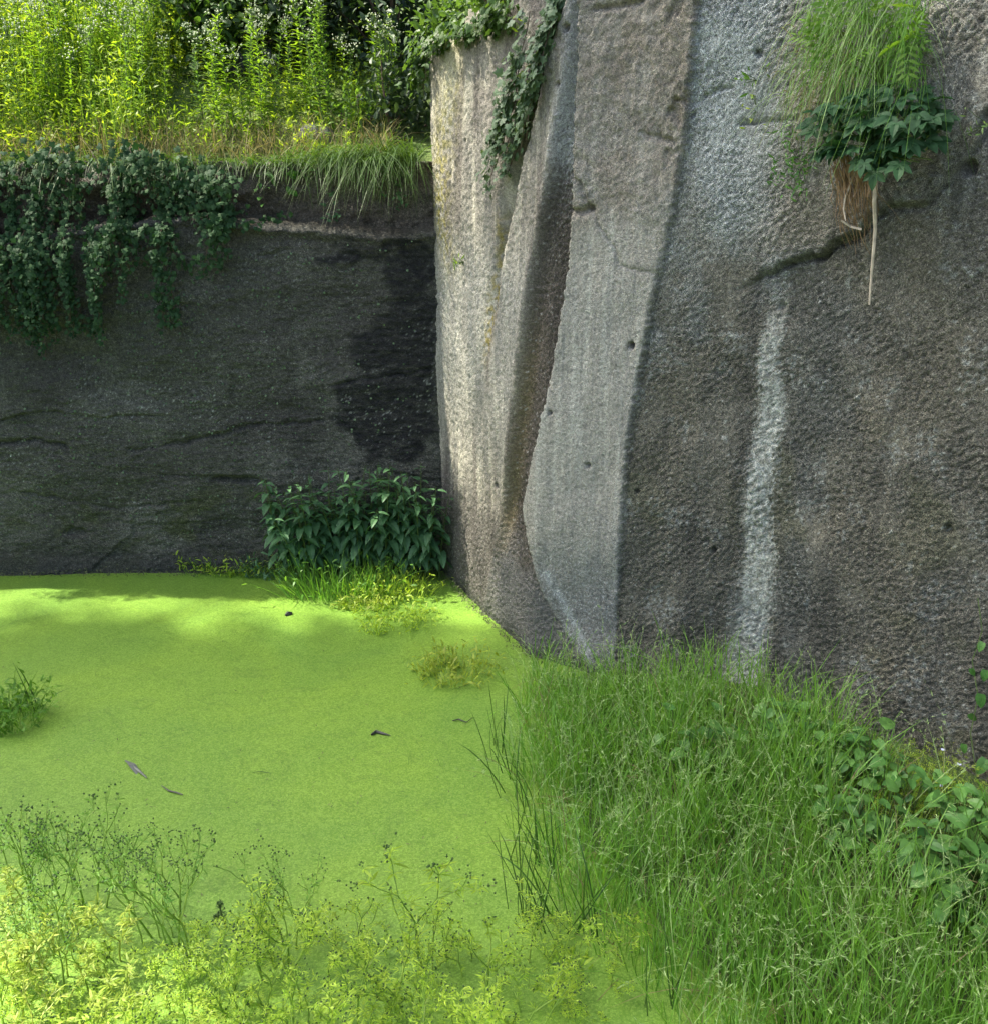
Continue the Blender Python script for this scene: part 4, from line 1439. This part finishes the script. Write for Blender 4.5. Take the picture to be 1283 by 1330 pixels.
mb = MB()
ux = rng.uniform(UC, UC + 1.25, 700)
P1 = np.c_[np.interp(ux, BU, BC[:, 0]), np.interp(ux, BU, BC[:, 1]), np.abs(rng.normal(size=700)) * .022]
P1[:, :2] += np.c_[np.interp(ux, BU, BN[:, 0]), np.interp(ux, BU, BN[:, 1])] * (.035 + rng.normal(size=(700, 1)) * .012)
xx = rng.uniform(-2.8, -.3, 900)
P2 = np.c_[xx, 4.965 + .012 * (xx + .28) - .06 + rng.normal(size=900) * .012, np.abs(rng.normal(size=900)) * .02]
P = np.concatenate([P1, P2])
put(mb, T_LANCE, P, rng.normal(size=P.shape), np.array([0, -.6, 1.0]) + rng.normal(size=P.shape) * .4, rng.uniform(.006, .02, len(P)))
tag(mb.build('tide_algae', M['litter']), 'dark green algae scraps along the waterline of both walls', 'algae', kind='stuff')

# ------------------------------------------------------------------ reeds along the shore
ri = 0
for (px, py, nb, L) in [(640, 965, 5, .34), (648, 985, 4, .30), (655, 1040, 5, .34), (660, 1120, 5, .36), (672, 1185, 7, .40), (684, 1195, 7, .42), (700, 1200, 6, .40), (716, 1190, 6, .38),
                        (745, 1215, 6, .38), (775, 1225, 5, .38), (700, 1120, 6, .36), (720, 1140, 6, .36), (838, 1310, 4, .34), (870, 1300, 4, .3), (668, 1010, 4, .3), (690, 1060, 5, .34), (540, 1000, 2, .08), (572, 995, 2, .07)]:
    p = on_z(px, py)
    p[2] = -.02
    near_small = L < .1
    r = empty('reed', p, 'tiny dark blade pair poking out of the open duckweed' if near_small else 'dark reed blades standing in the water along the grass edge', 'reed',
              'tiny blade pairs on the pond' if near_small else 'reeds along the shore')
    for k in range(nb):
        mb = MB()
        blades(mb, np.array([[rng.normal() * .02, rng.normal() * .02, 0]]), np.array([[rng.normal() * .22 - .12, rng.normal() * .1, 1]]), L * rng.uniform(.6, 1), rng.uniform(.0035, .0065) * (.6 if near_small else 1), rng.uniform(-.1, .4), 5)
        mb.build('blade', M['reed'], r)

# ------------------------------------------------------------------ grass on the right bank
def bank_scatter(n, poly):
    out = []
    pl = [tuple(on_z(*q, .05)[:2]) for q in poly]
    lo, hi = np.min(pl, 0), np.max(pl, 0)
    while len(out) < n:
        q = rng.uniform(lo, hi, (n, 2))
        q = q[in_poly(q[:, 0], q[:, 1], pl)]
        out += list(q)
    q = np.array(out[:n])
    return np.c_[q, bank_z(q[:, 0], q[:, 1]) - .015]


GP = [(688, 868), (800, 893), (980, 945), (1110, 1010), (1200, 1065), (1283, 1115), (1420, 1215), (1640, 1400), (1700, 1560), (940, 1500), (850, 1270), (715, 1185), (672, 1060), (662, 960)]
PATCH = [tuple(on_z(*q, .1)[:2]) for q in [(1075, 1020), (1150, 1050), (1300, 1110), (1330, 1225), (1190, 1190), (1100, 1160), (1065, 1070)]]


def thin(P):
    return ~in_poly(P[:, 0], P[:, 1], PATCH) | (rng.random(len(P)) < .12)


mb = MB()
P = bank_scatter(12200, GP)
xsh = np.interp(-P[:, 1], -SHORE[:, 1], SHORE[:, 0])
P = P[rng.random(len(P)) < .25 + .75 * sstep(-.05, .30, P[:, 0] - xsh)]
P = P[thin(P)]
n = len(P)
tall = .8 + .5 * fbm(P[:, 0] * 3, P[:, 1] * 3, 3, 95)
blades(mb, P, up_dirs(n, .22), rng.uniform(.12, .38, n) * tall, rng.uniform(.0025, .006, n), rng.uniform(0, .45, n) + .5 * (rng.random(n) < .12), 5, rnd=np.clip(.5 + .6 * fbm(P[:, 0] * 3.5, P[:, 1] * 3.5, 3, 99) + rng.normal(size=n) * .22, 0, 1))
q = bank_scatter(650, GP)
blades(mb, q, up_dirs(650, .5), rng.uniform(.12, .30, 650), rng.uniform(.002, .004, 650), rng.uniform(.2, 1.0, 650), 5, 1)
tag(mb.build('grass', [M['grass'], M['dry']]), 'dense green grass on the bank at the foot of the cliff', 'grass', kind='stuff')
mb = MB()
P = bank_scatter(1300, GP)
P = P[thin(P)]
n = len(P)
Cb = blades(mb, P, up_dirs(n, .20), rng.uniform(.26, .40, n), rng.uniform(.0016, .0024, n), rng.uniform(.1, .7, n), 5)
tipd = nrm(Cb[:, -1] - Cb[:, -2])
for j in range(12):
    f = rng.uniform(.66, 1.0, n) * 5
    i0 = np.minimum(f.astype(int), 4)
    w = (f - i0)[:, None]
    Pj = Cb[np.arange(n), i0] * (1 - w) + Cb[np.arange(n), i0 + 1] * w
    put(mb, T_NARROW, Pj, tipd + rng.normal(size=(n, 3)) * .38, rng.normal(size=(n, 3)), rng.uniform(.008, .018, n))
tag(mb.build('seed_grass', M['straw']), 'pale flowering grass heads nodding above the green bank grass', 'grass', kind='stuff')

# ------------------------------------------------------------------ broad leaved plants on the bank
B_V = []
for k in range(3):
    mb = MB()
    mb.add(*leaf_ovate(.66 + .06 * k, 7, .10, .2 + .08 * k, .38, 0.02, 1.0), 0, .15 + .3 * k)
    B_V.append(mb.mesh('broad_leaf', M['broad']))


def rosette(px, py, z, nl, ln, H, label, group=None, meshes=B_V, cat='leafy plant', name='broadleaf_plant'):
    p = on_z(px, py, z)
    p[2] = float(bank_z(np.array(p[0]), np.array(p[1]))) - .01
    r = empty(name, p, label, cat, group)
    mb = MB()
    for k in range(nl):
        a = 2.4 * k + rng.normal() * .3
        h = np.array([math.cos(a), math.sin(a), 0])
        hh = H * rng.uniform(.45, 1.0)
        e = h * rng.uniform(.02, .07) + np.array([0, 0, hh])
        tube(mb, [(0, 0, 0), e * .5 + h * .008, e], [.0025, .002, .0015], 3)
        leaf_child(meshes[rng.integers(len(meshes))], r, e, h + np.array([0, -.25, rng.uniform(-.5, .35)]), np.array([0, -.35, 1.0]) + h * .3 + rng.normal(size=3) * .2, ln * rng.uniform(.65, 1.15))
    mb.build('stem', M['stem'], r)
    return r


for i in range(46):
    px = rng.uniform(1065, 1300)
    py = np.interp(px, [1060, 1283], [1030, 1125]) + rng.uniform(-25, 100)
    rosette(px, py, .08, 8, rng.choice([.034, .042, .054]), rng.uniform(.12, .22), 'broad leaved green plant in the patch below the rough rock panel', 'broad leaved plants at the foot of the cliff')
for i in range(6):
    rosette(rng.uniform(1200, 1300), rng.uniform(1180, 1260), .08, 8, .052, .18, 'lush broad leaved plant at the lower right edge of the bank', 'lush plants at the right edge')
for i in range(14):
    px = rng.uniform(985, 1110)
    rosette(px, np.interp(px, [985, 1110], [962, 1028]) + rng.uniform(0, 28), .08, 7, .042, .20, 'small leafy plant along the wall foot between pale streak and broad leaved patch', 'leafy plants along the wall foot')
for (px, py) in [(905, 962), (935, 952), (880, 950), (975, 965)]:
    rosette(px, py + 45, .08, 6, .055, .24, 'small pale leaved plant among the grass below the pale streak', 'pale leaved plants in the grass')
# yellowish low ground cover with little blue flowers in the broad leaved patch
mb = MB()
n = 2600
px, py = rng.normal(1190, 42, n), rng.normal(1030, 30, n)
P = np.array([on_z(a, b, .16) for a, b in zip(px, py)])
P[:, 2] += rng.uniform(-.05, .05, n)
put(mb, T_LOBED, P, rng.normal(size=(n, 3)) + np.array([0, -.4, 0]), np.array([0, -.3, 1.0]) + rng.normal(size=(n, 3)) * .3, rng.uniform(.014, .03, n))
tag(mb.build('speedwell', M['marsh']), 'small yellowish ground cover among the broad leaved plants', 'ground cover', kind='stuff')
for (px, py) in [(1113, 1002), (1158, 1025), (1218, 1001), (1222, 1021), (1216, 1035), (1235, 1050), (1194, 1075), (1152, 1105), (1245, 993), (1224, 974)]:
    p = on_z(px, py, .22)
    r = empty('blue_flower', p, 'tiny pale blue flower in the broad leaved patch', 'flower', 'tiny blue flowers')
    mb = MB()
    for k in range(4):
        a = k * math.pi / 2 + .4
        put(mb, leaf_ovate(.8, 3, .05, .05), np.zeros(3), np.array([math.cos(a), math.sin(a) * .8, .25]), np.array([0, -.5, 1.0]), .0085, 0)
    mb.build('petal', M['blue'], r)
    mb = MB()
    tube(mb, [(0, 0, 0), (.004, .006, -.05), (0, .01, -.12)], .001, 3)
    mb.build('stem', M['stem'], r)


# climbing plant on the right edge of the cliff foot
cp, cn, ct = cliff_pt(1275, 1010, .02)
cr_ = empty('creeper', (cp[0], cp[1], .1), 'thin creeper with round leaves climbing the cliff at the right edge', 'creeper')
mb = MB()
path = []
for (px, py) in [(1283, 1060), (1272, 1000), (1262, 950), (1270, 905), (1262, 860), (1275, 820), (1268, 780)]:
    path.append(cliff_pt(px, py, .03)[0] - np.array(cr_.location))
tube(mb, path, .002, 4)
mb.build('stem', M['stem'], cr_)
for (px, py, s) in [(1278, 900, .05), (1262, 925, .035), (1285, 985, .06), (1268, 1010, .05), (1280, 1035, .07), (1264, 868, .03), (1276, 835, .035), (1285, 870, .04), (1255, 965, .035)]:
    p, nn, tt = cliff_pt(px, py, .04)
    leaf_child(B_V[0], cr_, p - np.array(cr_.location), np.array([rng.normal() * .4, -.2, -1]), nn + np.array([0, 0, .4]), s)

# ------------------------------------------------------------------ growth on the cliff, upper right
def on_cl(px, py, out=0.0):
    p, n, t = cliff_pt(px, py, out)
    return p


CN = cliff_pt(1130, 180)[1]
CT = np.array([-CN[1], CN[0], 0.0])
ct0 = on_cl(1130, 215, .02)
tg = empty('cliff_grass', ct0, 'hanging green and straw grass tuft rooted high on the rough cliff', 'grass tuft')
T0 = np.array(tg.location)
for (mat, n, L, xr, yr) in [('grass', 560, .22, (1060, 1205), (-30, 120)), ('straw', 260, .20, (1050, 1180), (-30, 80)), ('dry', 150, .20, (1035, 1130), (40, 150)), ('straw', 90, .16, (1030, 1110), (60, 170))]:
    px, py = rng.uniform(*xr, n), rng.uniform(*yr, n)
    px = px - (py - 60) * .15
    P = np.array([on_cl(a, b, .03 + .06 * rng.random()) for a, b in zip(px, py)]) - T0
    Dv = CN * .5 + np.array([0, 0, .55]) + rng.normal(size=(n, 3)) * .35 + CT * .25
    dr = nrm(np.array([0, 0, -1.0]) + CN * .3 + rng.normal(size=(n, 3)) * .3)
    mb = MB()
    blades(mb, P, Dv, L * rng.uniform(.4, 1, n), rng.uniform(.0018, .0036, n), rng.uniform(.5, 1.5, n), 7, droop=dr)
    mb.build('blade', M[mat], tg)['kind'] = 'stuff'
# root mass
rt = empty('root_mass', on_cl(1135, 215, .05), 'brown fibrous roots hanging below the bramble on the cliff', 'roots')
T1 = np.array(rt.location)
mb = MB()
for i in range(110):
    a, b = rng.uniform(1106, 1160), rng.uniform(192, 225)
    ex = 1124 + (a - 1135) * .6 + rng.normal() * 8
    ey = 250 + 75 * rng.random() ** 1.6 + (8 if a < 1135 else 0)
    q = []
    for t in np.linspace(0, 1, 6):
        q.append(on_cl(a + (ex - a) * t + rng.normal() * 1.6, b + (ey - b) * t, .05 + .08 * (1 - t) + rng.normal() * .008) - T1)
    tube(mb, q, np.linspace(.0017, .0006, 6), 3, 0, rng.random())
mb.build('fibre', M['root'], rt)['kind'] = 'stuff'
lr = empty('hanging_root', on_cl(1157, 205, .08), 'long pale root dangling straight down the cliff face', 'root')
T2 = np.array(lr.location)
mb = MB()
tube(mb, np.array([on_cl(a, b, o) for a, b, o in [(1157, 200, .10), (1160, 222, .10), (1154, 262, .09), (1148, 300, .08), (1141, 335, .07), (1136, 362, .06), (1130, 396, .05)]]) - T2, np.linspace(.0080, .0032, 7), 6)
mb.build('root_stem', M['root_pale'], lr)
sr = empty('curled_root', on_cl(1138, 215, .1), 'short pale curling root beside the brown root mass', 'root')
T3 = np.array(sr.location)
mb = MB()
tube(mb, np.array([on_cl(a, b, .1) for a, b in [(1142, 208), (1130, 232), (1121, 258), (1119, 272), (1122, 288)]]) - T3, np.linspace(.004, .002, 5), 5)
tube(mb, np.array([on_cl(a, b, .1) for a, b in [(1112, 286), (1120, 294), (1132, 298)]]) - T3, np.linspace(.003, .004, 3), 5)
mb.build('root_stem', M['root_pale'], sr)
# bramble
BR_V = []
for k in range(3):
    mb = MB()
    mb.add(*[T_PALM5, T_TREFOIL, T_PALM5][k], 0, .2 + .3 * k)
    BR_V.append(mb.mesh('bramble_leaf', M['bramble']))
br = empty('bramble', on_cl(1165, 200, .06), 'dark green bramble clump growing out of the cliff above the roots', 'bramble')
T4 = np.array(br.location)
mb = MB()
tips = []
for i in range(16):
    ex, ey = rng.uniform(1105, 1250), rng.uniform(108, 215)
    a = on_cl(1165 + rng.normal() * 10, 195, .05) - T4
    e = on_cl(ex, ey, rng.uniform(.10, .24)) - T4
    mid = (a + e) / 2 + CN * .05
    tube(mb, [a, mid, e], [.003, .0025, .0015], 4)
    tips.append((a, mid, e))
mb.build('stem', M['stem'], br)
for i in range(150):
    if i < 132:
        px = rng.uniform(1112, 1240)
        lo = np.interp(px, [1105, 1160, 1200, 1250], [145, 112, 108, 118])
        hi = np.interp(px, [1105, 1160, 1200, 1250], [205, 210, 215, 150])
        py = rng.uniform(lo, hi)
        p = on_cl(px, py, rng.uniform(.06, .22)) - T4
    else:
        a, mid, e = tips[rng.integers(len(tips))]
        p = e
    d = CN * .5 + np.array([0, 0, -.35]) + CT * rng.normal() * .9 + rng.normal(size=3) * .3
    leaf_child(BR_V[rng.integers(3)], br, p, d, CN * .6 + np.array([0, 0, .8]) + rng.normal(size=3) * .3, rng.uniform(.06, .095))
# ash-like sapling at the top
A_V = []
for k in range(2):
    mb = MB()
    mb.add(*T_PINNATE, 0, .3 + .4 * k)
    A_V.append(mb.mesh('pinnate_leaf', M['ash']))
sa = empty('cliff_sapling', on_cl(1150, 110, .06), 'yellow green sapling with feathery leaves at the top of the cliff tuft', 'sapling')
T5 = np.array(sa.location)
mb = MB()
for (ex, ey) in [(1100, 20), (1130, 5), (1170, 40), (1195, 20), (1205, 60), (1085, 55), (1150, -30), (1185, -20)]:
    a, e = on_cl(1150, 110, .05) - T5, on_cl(ex, ey, .16) - T5
    tube(mb, [a, (a + e) / 2 + CN * .04, e], [.004, .003, .0015], 4)
    for k in range(5):
        d = nrm(e - a) * .6 + rng.normal(size=3) * .6 + CN * .2
        leaf_child(A_V[k % 2], sa, a + (e - a) * rng.uniform(.6, 1.0) + rng.normal(size=3) * .02, d, CN * .7 + np.array([0, 0, .7]) + rng.normal(size=3) * .3, rng.uniform(.08, .13))
mb.build('stem', M['stem'], sa)


def sprout(px, py, n, sz, mat, label, T=T_LANCE, out=.02, down=.2, spread=.03):
    p, nn, tt = cliff_pt(px, py, .005)
    r = empty('cliff_sprout', p, label, 'small plant')
    mb = MB()
    P = rng.normal(size=(n, 3)) * spread * np.array([1, .3, 1]) + nn * out
    put(mb, T, P, nn * .5 + rng.normal(size=(n, 3)) * .7 + np.array([0, 0, -down]), nn + rng.normal(size=(n, 3)) * .4, sz * rng.uniform(.6, 1.2, n))
    mb.build('foliage', M[mat], r)
    mb = MB()
    for q in P[:6]:
        tube(mb, [-nn * .02, q * .5, q], .0012, 3)
    mb.build('stem', M['stem'], r)
    return r


sprout(978, 105, 16, .03, 'ash', 'small green sprout alone on the grey rock left of the cliff grass')
sprout(976, 142, 9, .028, 'marsh_yellow', 'small yellowish sprout just below another on the grey rock')
sprout(1036, 212, 150, .024, 'broad', 'small leafy plant at the lower left of the cliff grass', T_LANCE, .03, .3, .048)
sprout(602, 343, 14, .035, 'weed', 'little green fern tuft on the sunlit rock flank', T_NARROW, .02, -.4, .012)
sprout(668, 25, 12, .03, 'lime', 'bright yellow green sprout beside the groove ivy', T_LANCE, .03, .1, .03)
sprout(1215, 172, 22, .03, 'straw', 'pale dried sprig right of the bramble', T_LANCE, .10, .1, .03)
sprout(1268, 162, 12, .022, 'straw', 'small pale sprig by the hollow at the right edge', T_LANCE, .06, .1, .02)

# small toadflax leaves dotted over the dark wall
mb = MB()
n = 1500
px = rng.uniform(-20, 540, n)
py = rng.uniform(300, 700, n)
keep = rng.random(n) < np.clip(.25 + .8 * gauss(px - 260, 150) * gauss(py - 480, 170), 0, 1)
px, py = px[keep], py[keep]
P = np.array([bw_pt(a, b, .006) for a, b in zip(px, py)])
put(mb, T_IVY, P, np.array([0, -.3, -1.0]) + rng.normal(size=P.shape) * .5, np.array([0, -1.0, .6]) + rng.normal(size=P.shape) * .4, rng.uniform(.006, .013, len(P)))
tag(mb.build('toadflax', M['ivy_pale']), 'tiny pale leaves dotted over the dark back wall', 'wall plant', kind='stuff')
for (px, py, nl, sz, lab) in [(333, 236, 10, .05, 'small grey green rosette hanging under the ledge left of the others'), (385, 236, 12, .055, 'broad leaved rosette growing out of the rock below the dry grass'),
                              (515, 255, 26, .03, 'thin upright sprig hanging over the ledge by the drooping grass'), (430, 275, 22, .03, 'small leafy sprig at the dark ledge')]:
    p = bw_pt(px, py, .02)
    r = empty('ledge_plant', p, lab, 'small plant')
    mb = MB()
    P = rng.normal(size=(nl, 3)) * np.array([.025, .015, .045])
    put(mb, T_OVATE, P, np.array([0, -.6, .1]) + rng.normal(size=(nl, 3)) * .7, np.array([0, -.6, 1.0]) + rng.normal(size=(nl, 3)) * .3, sz * rng.uniform(.6, 1.2, nl))
    mb.build('foliage', M['broad'] if sz > .04 else M['nettle'], r)
# grey boulders half hidden by the weeds
for (px, py, y, s, lab) in [(335, 120, 6.25, .16, 'grey boulder behind the weeds on the slope'), (410, 172, 5.5, .10, 'small grey boulder at the edge of the dry grass')]:
    p = on_y(px, py, y)
    nlat, nlon = 14, 20
    th, ph = np.meshgrid(np.linspace(.02, np.pi - .02, nlat), np.linspace(0, 2 * np.pi, nlon, endpoint=False), indexing='ij')
    rr = s * (1 + .18 * fbm(np.cos(ph) * 2 + 3, th * 1.5, 3, int(px)) + .08 * np.sign(np.cos(ph * 2)) * np.sin(th))
    V = np.stack([rr * np.sin(th) * np.cos(ph), rr * np.sin(th) * np.sin(ph) * .7, rr * np.cos(th) * .8], -1)
    idx = np.arange(nlat * nlon).reshape(nlat, nlon)
    i2 = np.roll(idx, -1, 1)
    F = np.stack([idx[:-1], i2[:-1], i2[1:], idx[1:]], -1).reshape(-1, 4)
    mb = MB()
    mb.add(V.reshape(-1, 3), F)
    o = mb.build('boulder', M['rock'], smooth=True, cols=np.ones((nlat * nlon, 3)) * np.array((.10, .105, .105)), fattr={'rough': np.full(nlat * nlon, .6)})
    o.location = (p[0], y, hz(p[0], y) + s * .35)
    tag(o, lab, 'boulder')


# ------------------------------------------------------------------ the tree on the rim whose crown shades the pond
def shade_tree(base, crown, rad, nleaf, leaf, label, clumps=34):
    root = empty('rim_tree', base, label, 'tree')
    b = np.array(base)
    c = np.array(crown) - b
    mb = MB()
    tube(mb, [(0, 0, 0), c * .25 + np.array([.1, 0, 0]), c * .55, c * .85], [.20, .16, .11, .05], 10)
    mb.build('trunk', M['bark'], root)
    K = nrm(rng.normal(size=(clumps, 3))) * rng.uniform(.25, 1.0, (clumps, 1)) ** .6 * np.array(rad)
    for k in K:
        mb = MB()
        e = c + k
        s = c * rng.uniform(.5, .8)
        tube(mb, [s, (s + e) / 2 + rng.normal(size=3) * .15, e], [.05, .03, .008], 5)
        mb.build('limb', M['bark'], root)
    mb = MB()
    w = rng.integers(clumps, size=nleaf)
    P = c + K[w] + rng.normal(size=(nleaf, 3)) * np.array(rad) * .17
    put(mb, T_OVATE, P, rng.normal(size=(nleaf, 3)) + np.array([0, 0, -.4]), np.array([0, 0, 1.0]) + rng.normal(size=(nleaf, 3)) * .6, leaf * rng.uniform(.6, 1.3, nleaf))
    mb.build('crown', M['treeleaf'], root)
    return root


sv = np.array(SUN)
rng = np.random.default_rng(21)
for (g, base, rad, nl, lab) in [((0.45, 3.05, 0.9), (-8.6, 3.8, 2.0), (1.9, 1.45, 1.6), 8500, 'broad leaved tree on the pit rim, its crown shading the right bank'),
                                ((-2.3, 3.15, 0.0), (-10.5, 3.6, 2.0), (1.7, 1.15, 1.4), 7500, 'broad leaved tree on the pit rim, its crown shading the open pond'),
                                ((-0.6, 3.2, 0.0), (-9.5, 5.4, 2.0), (1.0, 1.05, 1.0), 4200, 'smaller tree on the pit rim between two larger crowns')]:
    shade_tree(base, np.array(g) + sv * 12.0, rad, nl, .13, lab)
